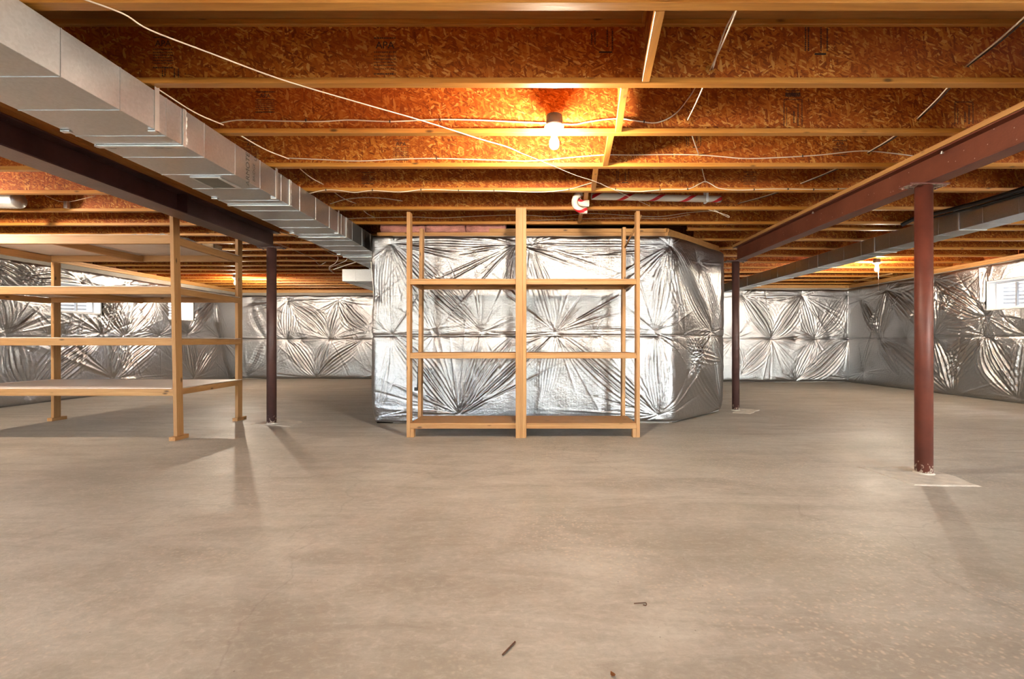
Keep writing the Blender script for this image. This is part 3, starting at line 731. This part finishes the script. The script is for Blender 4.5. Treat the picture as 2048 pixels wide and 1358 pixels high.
# ------------------------------------------------------------------ ducts
def duct(root, x0, x1, z0, z1, joints, beads, y_end, axis='y'):
    for (a, b) in zip(joints, joints[1:]):
        bm = bmesh.new(); b2 = min(b, y_end)
        bm_box(bm, x0, x1, a+.002, b2-.002, z0, z1, .002)
        for off in beads:
            y = a+off
            if y > b2-.05: continue
            for dy, hgt in ((0, .0028),):
                bm_box(bm, x0-hgt, x1+hgt, y-.0035, y+.0035, z0-hgt, z1, .0012)
        centre(finish('duct_section', bm, M_GALV, root))
        # joint cleats
        bx = [(x0-.010, x1+.010, b2-.012, b2+.012, z0-.009, z0-.001), (x1+.001, x1+.009, b2-.010, b2+.010, z0-.005, z1), (x0-.009, x0-.001, b2-.010, b2+.010, z0-.005, z1)]
        boxes('drive_cleat', bx, M_GALV_D, root, .0015)
        bm = bmesh.new(); r = random.Random(int(b*100))
        for k in range(26):
            px_ = x0+(x1-x0)*r.random()
            bm_box(bm, px_-r.uniform(.01, .03), px_+r.uniform(.01, .03), b2+.010, b2+r.uniform(.016, .034), z0-.006, z0+.001, .002)
        for k in range(12):
            zz = z0+(z1-z0)*k/12
            bm_box(bm, x1-.001, x1+.005, b2+.008, b2+r.uniform(.016, .036), zz, zz+.02, .002)
        tag(centre(finish('joint_sealant', bm, M_SEAL, root)), kind='stuff')
ductL = empty('air_duct', (-2.38, 0, 2.18), 'wide galvanised sheet-metal duct running back along the left beam', 'duct')
JT = [-2.06, -.84, .38, 1.60, 2.82, 4.04, 5.26, 6.48, 7.70, 8.92]
duct(ductL, -2.64, -2.12, 2.18, 2.40, JT, [.18, .49, .79, 1.09], 8.92)
for a in JT[2:-1]:
    y = a+1.02
    boxes('hanger_strap', [(-2.119, -2.116, y-.016, y+.016, 2.172, ZT+.02), (-2.16, -2.116, y-.012, y+.012, 2.170, 2.178)], M_GALV_D, ductL, .0005)
    boxes('hanger_strap', [(-2.647, -2.643, y-.016, y+.016, 2.175, ZT+.01), (-2.65, -2.60, y-.012, y+.012, 2.170, 2.178)], M_GALV_D, ductL, .0005)
# register opening on its underside
q0 = (-2.52, 3.40)
boxes('register_frame', [(-2.47, -2.25, 3.345, 3.36, 2.172, 2.179), (-2.47, -2.25, 3.575, 3.59, 2.172, 2.179), (-2.47, -2.455, 3.36, 3.575, 2.172, 2.179), (-2.275, -2.25, 3.36, 3.575, 2.170, 2.179)], M_GALV_D, ductL, .001)
box('register_damper', -2.455, -2.275, 3.36, 3.575, 2.174, 2.179, simple('damper_grey', (.20, .19, .165), .6, .3), ductL, .0005)
# far trunk turning left
bm = bmesh.new(); bm_box(bm, -3.70, -2.05, 9.0, 10.9, 2.17, 2.405, .003); bm_box(bm, -3.703, -2.05, 9.4, 9.408, 2.166, 2.405, .001); bm_box(bm, -3.45, -3.44, 8.996, 10.9, 2.166, 2.405, .001)
centre(finish('plenum', bm, M_GALV, ductL))
def dtext(s, z, y, size, mat):
    t = text_mesh(s, size); t.materials.append(mat); o = bpy.data.objects.new('printed_mark', t); COL.objects.link(o); o.parent = ductL
    M = Matrix(((0, 0, 1), (0, -1, 0), (1, 0, 0))).to_4x4()
    o.rotation_euler = M.to_euler(); o.location = Vector((-2.1185, y, z))-ductL.location; return o
dtext('ARMOTE', 2.272, 3.455, .062, M_INKG); dtext('BRIDGE', 2.275, 3.53, .040, M_INKG); dtext('U', 2.385, 3.55, .045, M_INKG)
ductR = empty('air_duct', (4.64, 0, 2.18), 'narrow dark galvanised duct running back across the right side', 'duct')
duct(ductR, 4.48, 4.76, 2.18, 2.375, [-2.4, -1.18, .04, 1.26, 2.48, 3.70, 4.92, 6.14, 7.36, 8.58, 9.80, 11.0], [.25, .61, .96], 11.0)
# black pipes and cables strapped to its top edge
bl = empty('insulated_pipe', (4.42, 5, 2.42), 'black insulated line strapped to the top of the right duct', 'pipe')
tube('pipe_run', [P(1803, 450, 5.35), (4.30, 5.22, 2.392), (4.38, 5.0, 2.392), (4.43, 4.6, 2.385), (4.44, 4.0, 2.385), (4.44, 2.5, 2.385), (4.44, -2.2, 2.385)], .022, M_BLACK, bl, 10)
tube('pipe_run', [(4.36, 5.3, 2.37), (4.43, 4.9, 2.36), (4.455, 4.2, 2.345), (4.455, 3.2, 2.35), (4.455, -2.2, 2.35)], .012, M_BLACK, bl, 8)
for y in (4.9, 4.1, 3.6, 3.1): tube('tape_wrap', [(4.44, y, 2.388), (4.44, y+.02, 2.388)], .0245, M_GALV_D, bl, 10, sm=False)
tag(tube('ribbed_flex_duct', [(-8.0, 4.86, 2.50), (-5.36, 4.86, 2.47)], .08, M_GALV, None, 20, sm=False), 'silver ribbed flexible duct end between joists at the far left', 'duct')
fx = bpy.data.objects['ribbed_flex_duct']; bpy.data.objects.remove(fx)
bm = bmesh.new(); n = 150; pts = [Vector((-8.0+2.64*k/n, 4.86, 2.50-.03*k/n)) for k in range(n+1)]
bm_tube(bm, pts, .08, 20, True, [.078+.006*(k % 2) for k in range(n+1)])
tag(centre(finish('flexible_duct', bm, M_GALV_D, None, True)), 'silver ribbed flexible duct end between joists at the far left', 'duct')

# ------------------------------------------------------------------ lamps
def lamp(x, y, zt, label, string=False, k=1.0):
    root = empty('ceiling_lamp', (x, y, zt), label, 'lamp')
    lathe('junction_box', [(.050, .0), (.052, .002), (.052, .066), (.046, .068)], (x, y, zt), M_DGREY, root, 24)
    for k in range(8):
        a = k*math.pi/4; box('box_rib', x+.0525*math.cos(a)-.003, x+.0525*math.cos(a)+.003, y+.0525*math.sin(a)-.003, y+.0525*math.sin(a)+.003, zt+.004, zt+.06, M_DGREY, root, .001)
    lathe('lampholder', [(.064, .0), (.066, -.006), (.060, -.014), (.034, -.022), (.026, -.045), (.022, -.046)], (x, y, zt), M_WHITE, root, 28)
    b = lathe('bulb', [(.013, -.045), (.015, -.060), (.021, -.080), (.029, -.103), (.031, -.120), (.028, -.137), (.018, -.149), (.004, -.154)], (x, y, zt), M_BULB if k == 1 else glow('lit_bulb', WARM, BULB*k), root, 20)
    if string: tube('pull_string', [(x+.03, y, zt-.02), (x+.03, y, zt-.50)], .0022, M_CABLE, root, 6, sm=False)
lamp(.134, 3.09, 2.425, 'bare lit bulb in a white lampholder under the middle joists', k=.42)
lamp(6.07, 8.26, 2.405, 'bare lit bulb with a hanging pull string, far right', True, 2.8)
lamp(-6.52, 10.2, 2.405, 'small lit bulb far away behind the left shelf posts', k=10)
lamp(-6.2, 4.18, 2.425, 'bare lit bulb out of view above the left storage platform', k=2.6)
lamp(-1.4, -1.3, 2.425, 'unseen bulb added as fill light behind the viewpoint', k=1.3)  # fill bulb added behind the camera to lift the room light
lamp(6.3, 1.75, 2.405, 'unseen bulb added at the front right to brighten that side', k=3.4)  # added fill bulb, brightens the right wall and floor

# ------------------------------------------------------------------ centre shelf unit
shelf = empty('storage_shelf', (-.1, 5.1, 0), 'freestanding pine shelf unit with three long shelves against the foil block', 'shelf')
YF, YR = 4.86, 5.44
def post(root, x0, x1, y0, y1, z0, z1, dx=0.0, dy=0.0):
    bm = bmesh.new(); bm_box(bm, x0, x1, y0, y1, z0, z1, .002)
    for v in bm.verts:
        t = (v.co.z-z0)/(z1-z0); v.co.x += dx*t; v.co.y += dy*t
    return centre(finish('post', bm, M_PZ, root))
post(shelf, -1.328, -1.290, YF, YF+.089, .0, 2.352)
post(shelf, 1.066, 1.104, YF, YF+.089, .0, 2.36)
post(shelf, -.190, -.118, YF-.038, YF+.051, .0, 2.385)
post(shelf, -.118, -.080, YF-.030, YF+.059, .0, 2.385)
post(shelf, -1.335, -1.297, YR-.089, YR, .0, 2.30, .02)
post(shelf, 1.008, 1.046, YR-.089, YR, .0, 2.315, .01)
post(shelf, -.135, -.097, YR-.089, YR, .0, 2.30)
xs0, xs1 = -1.298, 1.066
for k, zt in enumerate((1.654, .882, .150)):
    xa = xs0
    box('front_rail', xa+.008, -.190, YF, YF+.038, zt-.018-.040, zt-.018, M_PX, shelf)
    box('front_rail', -.080, xs1, YF, YF+.038, zt-.018-.040, zt-.018, M_PX, shelf)
    box('rear_rail', -1.297, 1.008, YR-.127, YR-.089, zt-.018-.040, zt-.018, M_PX, shelf)
    for x in (-1.290, -.15, 1.028): box('end_rail', x, x+.038, YF+.038, YR-.127, zt-.058, zt-.018, M_PY, shelf)
    box('shelf_board', -1.289, -.192, YF-.001+.0, YR-.089, zt-.018, zt, M_PX, shelf)
    box('shelf_board', -.078, 1.064, YF-.001+.0, YR-.089, zt-.018, zt, M_PX, shelf)
    box('shelf_board', -.19, -.08, YF+.06, YR-.089, zt-.018, zt, M_PX, shelf)
for x in (-1.289, 1.028): box('foot_block', x, x+.037, YF+.002, YF+.07, 0, .091, M_PZ, shelf)
# diagonal brace at the right end
pa = Vector((1.045, YR-.09, 2.08)); pb_ = Vector((1.12, YF+.02, 2.32))
tube('diagonal_brace', [pa, pb_], .013, M_PZ, shelf, 4, sm=False)
pcb = empty('hanging_cord', P(835, 735, 5.5), 'black cord with a small plug hanging behind the left shelf post', 'cord')
tube('cord', [P(838, 712, 5.47), P(836, 745, 5.47), P(835, 776, 5.47)], .006, M_BLACK, pcb, 6)
pp = P(833, 778, 5.47); box('plug', pp.x-.025, pp.x+.015, pp.y-.012, pp.y+.012, pp.z-.02, pp.z+.02, M_BLACK, pcb, .004)

# ------------------------------------------------------------------ left platform shelf
lsh = empty('storage_shelf', (-4.9, 5.3, 0), 'large deep pine platform shelf with four levels at the left', 'shelf')
FY, BY = 4.74, 5.95; LX0, LX1 = -6.09, -3.64
def lpost(x0, y0, z0, z1, dx=0, dy=0): return post(lsh, x0, x0+.038, y0, y0+.089, z0, z1, dx, dy)
lpost(-3.648, FY-.02, .04, 2.40, -.045, 0)        # near right post leans a little
lpost(-3.775, BY-.06, .04, 2.40, 0, 0)
lpost(-6.10, BY-.06, .04, 2.01, 0, 0)
lpost(-6.10, FY-.02, .04, 2.40, 0, 0)
for (x, y) in ((-3.665, FY-.06), (-3.79, BY-.09), (-6.118, BY-.09), (-6.118, FY-.06)):
    box('foot_block', x, x+.064, y, y+.19, 0, .04, M_PY, lsh)
for k, (zt, hh) in enumerate(((2.072, .078), (1.546, .064), (1.024, .064), (.508, .060))):
    x1 = -3.690+.012*k
    box('front_rail', LX0, x1, FY, FY+.038, zt-hh, zt, M_PX, lsh)
    box('rear_rail', LX0, -3.78, BY-.10, BY-.062, zt-hh+.01, zt+.01, M_PX, lsh)
    M = Matrix.Translation((x1+.0, FY+.06, 0)) @ Matrix.Rotation(math.atan2(-(-3.745-x1), BY-.03-FY-.06), 4, 'Z')
    box('end_rail', -.019, .019, 0, BY-FY-.07, zt-hh+.005, zt+.005, M_PY, lsh, M=M)
    box('end_rail', LX0, LX0+.038, FY+.038, BY-.10, zt-hh, zt, M_PY, lsh)
    for xm in (-4.92,): box('cross_joist', xm-.019, xm+.019, FY+.038, BY-.10, zt-hh, zt-.002, M_PY, lsh)
    box('shelf_panel', LX0, -4.905, FY+.002, BY-.06, zt+.011, zt+.017, M_PANEL, lsh, .001)
    box('shelf_panel', -4.900, x1-.03, FY+.002, BY-.06, zt+.011, zt+.017, M_PANEL, lsh, .001)
    box('panel_batten', LX0, x1, FY+.001, FY+.037, zt, zt+.0105, M_PX, lsh, .001)
# things lying on the platform
def crumple(name, x0, x1, y0, y1, z, amp, seed, mat, label, cat, n=22):
    bm = bmesh.new(); r = random.Random(seed); g = []
    ph = [(r.uniform(3, 16), r.uniform(3, 16), r.uniform(0, 6.28)) for _ in range(9)]
    for j in range(n+1):
        row = []
        for i in range(n+1):
            u, v = i/n, j/n; hgt = sum(math.sin(a*u+b*v+c) for a, b, c in ph)/9
            row.append(bm.verts.new((x0+(x1-x0)*u+.01*r.uniform(-1, 1), y0+(y1-y0)*v+.01*r.uniform(-1, 1), z+amp*(.75+hgt)+r.uniform(0, amp*.25))))
        g.append(row)
    for j in range(n):
        for i in range(n): bm.faces.new((g[j][i], g[j][i+1], g[j+1][i+1], g[j+1][i]))
    r2 = bmesh.ops.solidify(bm, geom=bm.faces[:], thickness=.0015)
    return tag(centre(finish(name, bm, mat, None, True)), label, cat)
crumple('plastic_sheet', -4.15, -3.84, 4.85, 5.75, 1.563, .020, 2, M_PLASTIC, 'crumpled clear plastic sheet on the second level of the left shelf', 'plastic sheet')
crumple('plastic_sheet', -4.0, -3.72, 4.80, 5.2, 2.089, .018, 5, M_PLASTIC, 'curled white plastic sheet on the right end of the top left shelf', 'plastic sheet')
sb = empty('scrap_box', (-3.87, 5.6, 2.09), 'small open tan cardboard box at the rear right of the top left shelf', 'box')
boxes('carton', [(-3.95, -3.81, 5.55, 5.556, 2.090, 2.165), (-3.95, -3.81, 5.69, 5.696, 2.090, 2.165), (-3.95, -3.944, 5.55, 5.69, 2.090, 2.165), (-3.816, -3.81, 5.55, 5.69, 2.090, 2.165), (-3.95, -3.81, 5.55, 5.69, 2.090, 2.095)], simple('cardboard', (.42, .29, .17), .8), sb)
bm = bmesh.new()
tp = [P(228, 472, 4.9), P(275, 465, 4.95), P(296, 472, 4.9)]
for yo in (0, .25):
    pass
va = [bm.verts.new((x, y, z)) for (x, y, z) in ((-4.43, 4.86, 2.0905), (-4.17, 4.88, 2.128), (-4.06, 4.86, 2.0905), (-4.40, 5.15, 2.0905), (-4.15, 5.18, 2.125), (-4.03, 5.15, 2.0905))]
bm.faces.new((va[0], va[1], va[4], va[3])); bm.faces.new((va[1], va[2], va[5], va[4]))
bmesh.ops.solidify(bm, geom=bm.faces[:], thickness=.003)
tag(centre(finish('folded_sheet', bm, M_BLACK)), 'dark folded sheet tented on top of the left shelf', 'sheet')

# ------------------------------------------------------------------ striped pipe
pipe = empty('striped_pipe', P(1300, 395, 4.76), 'white pipe with red spiral stripes hung between joists', 'pipe')
def uv_tube(name, pts, r, parent, seg=20, uoff=0.0):
    pts = [Vector(p) for p in pts]; bm = bmesh.new(); uvl = bm.loops.layers.uv.new('UVMap')
    L = [0]
    for a, b in zip(pts, pts[1:]): L.append(L[-1]+(b-a).length)
    up = Vector((0, 0, 1)); rings = []
    for i, p in enumerate(pts):
        t = (pts[min(i+1, len(pts)-1)]-pts[max(i-1, 0)]).normalized()
        if abs(t.dot(up)) > .98: up = Vector((0, 1, 0))
        s = t.cross(up).normalized(); up = s.cross(t).normalized()
        rings.append([bm.verts.new(p+s*math.cos(2*math.pi*k/seg)*r+up*math.sin(2*math.pi*k/seg)*r) for k in range(seg)])
    for i in range(len(rings)-1):
        for k in range(seg):
            a, b = rings[i], rings[i+1]
            f = bm.faces.new((a[k], a[(k+1) % seg], b[(k+1) % seg], b[k]))
            for lp, (uu, vv) in zip(f.loops, ((L[i], k), (L[i], k+1), (L[i+1], k+1), (L[i+1], k))): lp[uvl].uv = (uu+uoff, vv/seg)
    inner = bmesh.ops.solidify(bm, geom=bm.faces[:], thickness=.004)
    return centre(finish(name, bm, M_PIPE, parent, True))
pA, pB = P(1183, 392.5, 4.72), P(1441, 398.5, 4.86)
uv_tube('pipe_run', [pA.lerp(pB, k/20) for k in range(21)], .034, pipe)
def arc(c, r, a0, a1, n=14):
    return [Vector((c.x+r*math.cos(a0+(a1-a0)*k/n), c.y, c.z+r*math.sin(a0+(a1-a0)*k/n))) for k in range(n+1)]
e1 = P(1178, 396, 4.66); 
uv_tube('elbow', arc(P(1166, 396.5, 4.66), .052, math.radians(100), math.radians(270))+[P(1178, 406.7, 4.66)], .031, pipe, uoff=.1)
uv_tube('elbow', arc(P(1166, 404, 4.60), .084, math.radians(110), math.radians(270))+[P(1174, 420.6, 4.60)], .030, pipe, uoff=.28)
ps = pA.lerp(pB, .885)
boxes('pipe_strap', [(ps.x-.012, ps.x+.012, ps.y-.040, ps.y-.036, ps.z-.036, ps.z+.12), (ps.x-.012, ps.x+.012, ps.y+.036, ps.y+.040, ps.z-.036, ps.z+.12), (ps.x-.012, ps.x+.012, ps.y-.04, ps.y+.04, ps.z-.040, ps.z-.036)], M_VINYL, pipe)

# ------------------------------------------------------------------ cables
def under(px, py, z=ZT-.006):
    Y = F*(z-H)/(VY-py); return P(px, py, Y)
def cable(pts, label, r=.0042, mat=None, flat=1.0, n=6, staples=()):
    o = tube('cable', pts, r, mat or M_CABLE, None, 6, n=n, flat=flat)
    tag(o, label, 'cable')
    for s in staples:
        s = Vector(s); st = box('staple', s.x-.004, s.x+.004, s.y-.007, s.y+.004, s.z-.009, s.z+.009, M_STAPLE, o, .001)
    return o
def web(k): return jy(k)-FW/2-WT/2-.006
def flg(k): return jy(k)-FW-.006
def on(k, lst, f=web): return [P(px, py, f(k)) for px, py in lst]
cable([under(150, -8), under(245, 27), under(300, 60), under(420, 106), under(560, 158), under(700, 200), under(850, 243), under(960, 278), under(1012, 293), under(1040, 305)], 'long loose white cable crossing diagonally under the nearest joists', .0035)
cable([under(1041, 305.5), under(1090, 325), under(1150, 350), under(1190, 363), under(1240, 385), under(1300, 412)], 'thin slack cable descending from the lamp towards the striped pipe', .002, M_CABLE)
stc = on(3, [(612, 241), (780, 243), (880, 240)])
cable(on(3, [(440, 246), (480, 240), (560, 242), (640, 243), (700, 240), (780, 243), (870, 239), (950, 240), (1040, 244), (1092, 246)]), 'white cable along the joist web left of the lamp', staples=stc)
cable(on(3, [(1126, 248), (1150, 249), (1180, 243), (1235, 237), (1280, 243), (1315, 245), (1350, 228), (1378, 195), (1395, 168)]), 'white cable looping right from the lamp and up to a joist', staples=on(3, [(1288, 243)]))
cable(on(4, [(575, 316), (640, 319), (720, 322), (800, 318), (880, 317), (980, 320), (1060, 322), (1130, 316), (1205, 310), (1260, 310), (1340, 309), (1398, 310), (1440, 313), (1490, 317), (1560, 315), (1640, 310), (1720, 302), (1780, 306), (1850, 315)]), 'white cable stapled along the fourth joist behind the lamp', staples=on(4, [(873, 317), (1605, 312)]))
cable(on(5, [(618, 387), (650, 380), (680, 381), (710, 385), (745, 381), (800, 384), (850, 379), (920, 381), (1000, 382), (1075, 384), (1130, 380), (1175, 368), (1188, 364)], flg), 'wavy white cable stapled to the fifth joist, left part', staples=on(5, [(652, 380), (745, 380), (842, 379), (917, 381), (988, 381), (1138, 379)], flg))
cable(on(5, [(1200, 366), (1215, 374), (1240, 381), (1280, 383), (1330, 379), (1375, 378), (1398, 368), (1410, 363), (1422, 368), (1440, 377), (1480, 380), (1540, 378), (1580, 378), (1640, 379), (1695, 377)], flg), 'wavy white cable stapled to the fifth joist, right part', staples=on(5, [(1231, 378), (1320, 379), (1375, 378), (1508, 379), (1576, 378), (1627, 379), (1676, 378)], flg))
cable(on(6, [(660, 408), (690, 399), (730, 395), (770, 397), (805, 402)]), 'dim white cable arching on the joist beside the left duct')
cable(on(7, [(690, 437), (760, 435), (830, 434), (880, 436), (960, 432), (1040, 430), (1110, 433), (1180, 427), (1260, 431), (1320, 433), (1380, 425), (1440, 421)]), 'dim cable running above the centre shelf posts')
cable(on(7, [(1060, 441), (1180, 437), (1270, 436), (1330, 437), (1380, 429)], flg), 'second dim cable low on the joist above the shelf', .003)
cable(on(6, [(1400, 415), (1430, 423), (1456, 431), (1455, 434), (1425, 418)]), 'short bent cable end right of the striped pipe', .003)
# run along the duct through holes in the webs
hl = [(2, (300, 168)), (3, (447, 250)), (4, (578, 318)), (5, (647, 369)), (6, (712, 407)), (7, (750, 435))]
for i, ((k0, a), (k1, b), nm) in enumerate(zip(hl, hl[1:], ('nearest', 'second', 'third', 'fourth', 'fifth'))):
    p0 = P(*a, web(k0)+.02); p1 = P(*b, web(k1)+.004); m = p0.lerp(p1, .55)+Vector((0, 0, -.022))
    cable([p0, m, p1], nm+' piece of white cable passing through the joists beside the left duct')
def bundle_run(hs, lab, cols, sep=.011):
    for ci, (m, dxx) in enumerate(cols):
        for i, ((k0, a), (k1, b)) in enumerate(zip(hs, hs[1:])):
            p0 = P(*a, web(k0)+.004)+Vector((dxx*sep, 0, 0)); p1 = P(*b, web(k1)+.004)+Vector((dxx*sep, 0, .003*ci))
            mid = p0.lerp(p1, .5)+Vector((0, 0, -.012-.006*ci))
            cable([p0, mid, p1], lab[i] % ('white', 'black')[m is M_CABLEB], .0042, m)
rt = [(1, (2122, -30)), (2, (1935, 133)), (3, (1837, 238)), (4, (1738, 305)), (5, (1604, 367)), (6, (1478, 407))]
labs = ['%s cable of the pair crossing the top right corner', '%s cable of the pair in the second joist bay at right', '%s cable of the pair in the third joist bay at right', '%s cable of the pair in the fourth joist bay at right, above the red beam', '%s cable of the pair in the fifth joist bay near the striped pipe']
bundle_run(rt, labs, [(M_CABLE, -1), (M_CABLEB, .3)])
ct = [(1, (1490, -20)), (2, (1420, 140)), (3, (1375, 240)), (4, (1398, 310)), (5, (1411, 364))]
labs = ['%s cable dropping through the nearest bay right of the blocking', '%s cable in the second bay right of the blocking', '%s cable in the third bay right of the blocking', '%s cable in the fourth bay right of the blocking']
bundle_run(ct, labs, [(M_CABLE, 0)])
cable([P(1496, -20, web(1)), P(1450, 60, 2.4), P(1425, 139, web(2))], 'second white cable beside the one dropping through the nearest bay', .0042)
# torn rims of the drilled holes
def hole_rim(k, px, py):
    c = P(px, py, web(k)); bm = bmesh.new(); r = random.Random(px)
    for i in range(11):
        a = i*2*math.pi/11; rr = .015+r.uniform(0, .006)
        M = Matrix.Translation(c+Vector((rr*math.cos(a), .004, rr*math.sin(a)))) @ Matrix.Rotation(-a, 4, 'Y')
        bm_box(bm, -.006, .006, -.003, .003, -.004, .004, 0, M)
    me = bpy.data.meshes.new('splinter_rim'); bm.to_mesh(me); bm.free(); me.materials.append(M_LVL)
    o = bpy.data.objects.new('splinter_rim', me); o['kind'] = 'stuff'; COL.objects.link(o); o.parent = JM[k]; o.location = -JM[k].location
for a in ((3, 1837, 238), (3, 1375, 240), (4, 1738, 305), (4, 1398, 310), (2, 1420, 139)): hole_rim(*a)
# back left cables under the joists
cable([under(551, 486), under(588, 500), under(632, 520)], 'thin cable under the far joists behind the left column', .004)
cable([under(632, 524), under(640, 530), under(652, 524)], 'small cable loop under the far left joists', .004)
cable([under(500, 440), under(550, 460), under(581, 470), under(624, 484), under(655, 502), under(675, 513), under(672, 525), under(659, 534), under(660, 541), under(669, 546)], 'white cable bundle bending under the duct at the far left', .006)
cable([under(694, 512), under(692, 521), under(672, 530), under(660, 536), under(664, 543)], 'second white cable bending beside the duct plenum', .006)
cable([under(715, 523), under(690, 531), under(667, 539)], 'straight white conduit by the duct plenum', .010)
cable([(-2.98, 1.9, 2.405), (-3.02, 2.4, 2.385), (-2.93, 3.2, 2.40), (-2.85, 3.0+.6, 2.408)], 'white cable lying beside the wood on the dark left beam', .0035)
cable([(-2.88, 4.1, 2.405), (-2.86, 5.0, 2.385), (-2.84, 5.8, 2.39), (-2.75, 6.6, 2.405)], 'cable running between the left beam and the duct', .0045)
# galvanised box and its wires on the left joists
cable([P(90, 391, 5.05), P(130, 404, 5.05), P(190, 392, 5.05)], 'thin wire sagging to the metal box on the left joists', .0028)
p = P(134, 410, 5.06); jb = box('metal_box', p.x-.020, p.x+.020, p.y-.02, p.y+.02, p.z-.037, p.z+.037, M_GALV_D); tag(jb, 'small galvanised box hung on the left joists', 'box')
tag(box('wood_strip', 7.34, 7.38, 9.60, 10.72, 2.394, 2.4195, M_PY), 'thin wood strip under the far right joists by the pull-string lamp', 'board')

# ------------------------------------------------------------------ windows, wells and an added door
def window(n, side, y0, y1, z0, z1):
    sx = 1 if side == 'r' else -1
    xi = XR if side == 'r' else XL                # inner foil plane
    def bx(nm, a, b, c0, c1, d0, d1, m, par, bev=.002):
        xa, xb = sorted((xi+sx*a, xi+sx*b)); return box(nm, xa, xb, c0, c1, d0, d1, m, par, bev)
    bm = bmesh.new()
    for (c0, c1, d0, d1) in ((y0, y1, z0, z0+.03), (y0, y1, z1-.03, z1), (y0, y0+.03, z0+.03, z1-.03), (y1-.03, y1, z0+.03, z1-.03)):
        xa, xb = sorted((xi-sx*.045, xi+sx*.22)); bm_box(bm, xa, xb, c0, c1, d0, d1, .003)
    root = struct(centre(finish('window_%d' % n, bm, M_VINYL)))
    ym = (y0+y1)/2+.05
    bm = bmesh.new(); t = .028
    for (c0, c1, d0, d1) in ((y0+.03, y1-.03, z0+.03, z0+.03+t), (y0+.03, y1-.03, z1-.03-t, z1-.03), (y0+.03, y0+.03+t, z0+.03+t, z1-.03-t), (y1-.03-t, y1-.03, z0+.03+t, z1-.03-t)):
        xa, xb = sorted((xi+sx*.09, xi+sx*.13)); bm_box(bm, xa, xb, c0, c1, d0, d1, .002)
    centre(finish('sash', bm, M_VINYL, root))
    bx('mullion', .085, .125, ym-.014, ym+.014, z0+.058, z1-.058, simple('grey_mullion', (.33, .34, .35), .4), root)
    bx('pane', .108, .112, y0+.05, ym-.014, z0+.05, z1-.05, M_GLASS, root, 0)
    bx('pane', .108, .112, ym+.014, y1-.05, z0+.05, z1-.05, M_GLASS, root, 0)
    # corrugated window well
    bm = bmesh.new(); seg = 36; yc = (y0+y1)/2; xo = xi+sx*.26; R = (y1-y0)/2+.12; zs = [z0-.25+.0075*i for i in range(int((z1+.35-z0+.25)/.0075))]
    g = []
    for z in zs:
        rr = R+.011*math.sin(2*math.pi*z/.066)
        g.append([bm.verts.new((xo+sx*max(0, rr*math.sin(math.pi*k/seg))*.95, yc+rr*math.cos(math.pi*k/seg), z)) for k in range(seg+1)])
    for a, b in zip(g, g[1:]):
        for k in range(seg): bm.faces.new((a[k], a[k+1], b[k+1], b[k]))
    bmesh.ops.recalc_face_normals(bm, faces=bm.faces)
    centre(finish('window_well', bm, M_WELL, root, True))
    bx('well_gravel', .25, .26+R, yc-R, yc+R, z0-.30, z0-.24, M_PATCH, root, 0)
M_WELL = simple('well_galvanised', (.42, .43, .44), .5, .35, .05)
for i, (side, w) in enumerate([('r', WR[0]), ('l', WL[0]), ('l', WL[1]), ('l', WL[2]), ('r', WR[1])]): window(i+1, side, *w)
for (nm, xo, zb) in (('fill_opening_1', 5.2, 0), ('window_6', -5.6, .9)):  # unseen door and window, added to let daylight in as fill
    bm = bmesh.new()
    for b in ((-1.0, -.95, YB-.14, YB-.06, zb, 2.06), (1.35, 1.4, YB-.14, YB-.06, zb, 2.06), (-.95, 1.35, YB-.14, YB-.06, 2.0, 2.06), (.17, .23, YB-.14, YB-.06, zb+.04, 2.0), (-.95, 1.35, YB-.14, YB-.06, zb, zb+.04)): bm_box(bm, b[0]+xo, b[1]+xo, *b[2:], .003)
    fill_opening = struct(centre(finish(nm, bm, M_VINYL)))
    box('pane', xo-.95, xo+.17, YB-.102, YB-.098, zb+.04, 2.0, M_GLASS, fill_opening, 0); box('pane', xo+.23, xo+1.35, YB-.102, YB-.098, zb+.04, 2.0, M_GLASS, fill_opening, 0)
struct(box('patio_slab', -9, 9, YB-6.0, YB-.31, -.25, -.05, M_WALLC, bev=0))

# ------------------------------------------------------------------ bits on the floor
a, b = fl(1005, 1312), fl(1030, 1286)
tag(tube('twig', [(*a, .004), ((a[0]+b[0])/2+.002, (a[1]+b[1])/2, .006), (*b, .004)], .0028, M_TWIG, None, 6), 'short rusty twig lying on the bare concrete near the viewer', 'twig')
a = fl(1226, 1351); bm = bmesh.new(); r = random.Random(4)
vs = [bm.verts.new((a[0]+.011*math.cos(k)*r.uniform(.6, 1.2), a[1]+.011*math.sin(k)*r.uniform(.6, 1.2), r.uniform(.001, .008))) for k in [0, 1, 2, 3, 4, 5]]
bm.faces.new(vs); bmesh.ops.solidify(bm, geom=bm.faces[:], thickness=.001)
tag(centre(finish('leaf_scrap', bm, simple('dry_leaf', (.35, .15, .05), .8))), 'small dry orange leaf scrap on the floor at the bottom edge', 'leaf')
q = [fl(1268, 1209), fl(1283, 1208), fl(1292, 1208), fl(1292, 1213), fl(1286, 1212)]
tag(tube('wire_scrap', [(*p_, .004) for p_ in q], .0016, M_TWIG, None, 6), 'tiny hooked brown wire scrap on the concrete floor', 'wire')
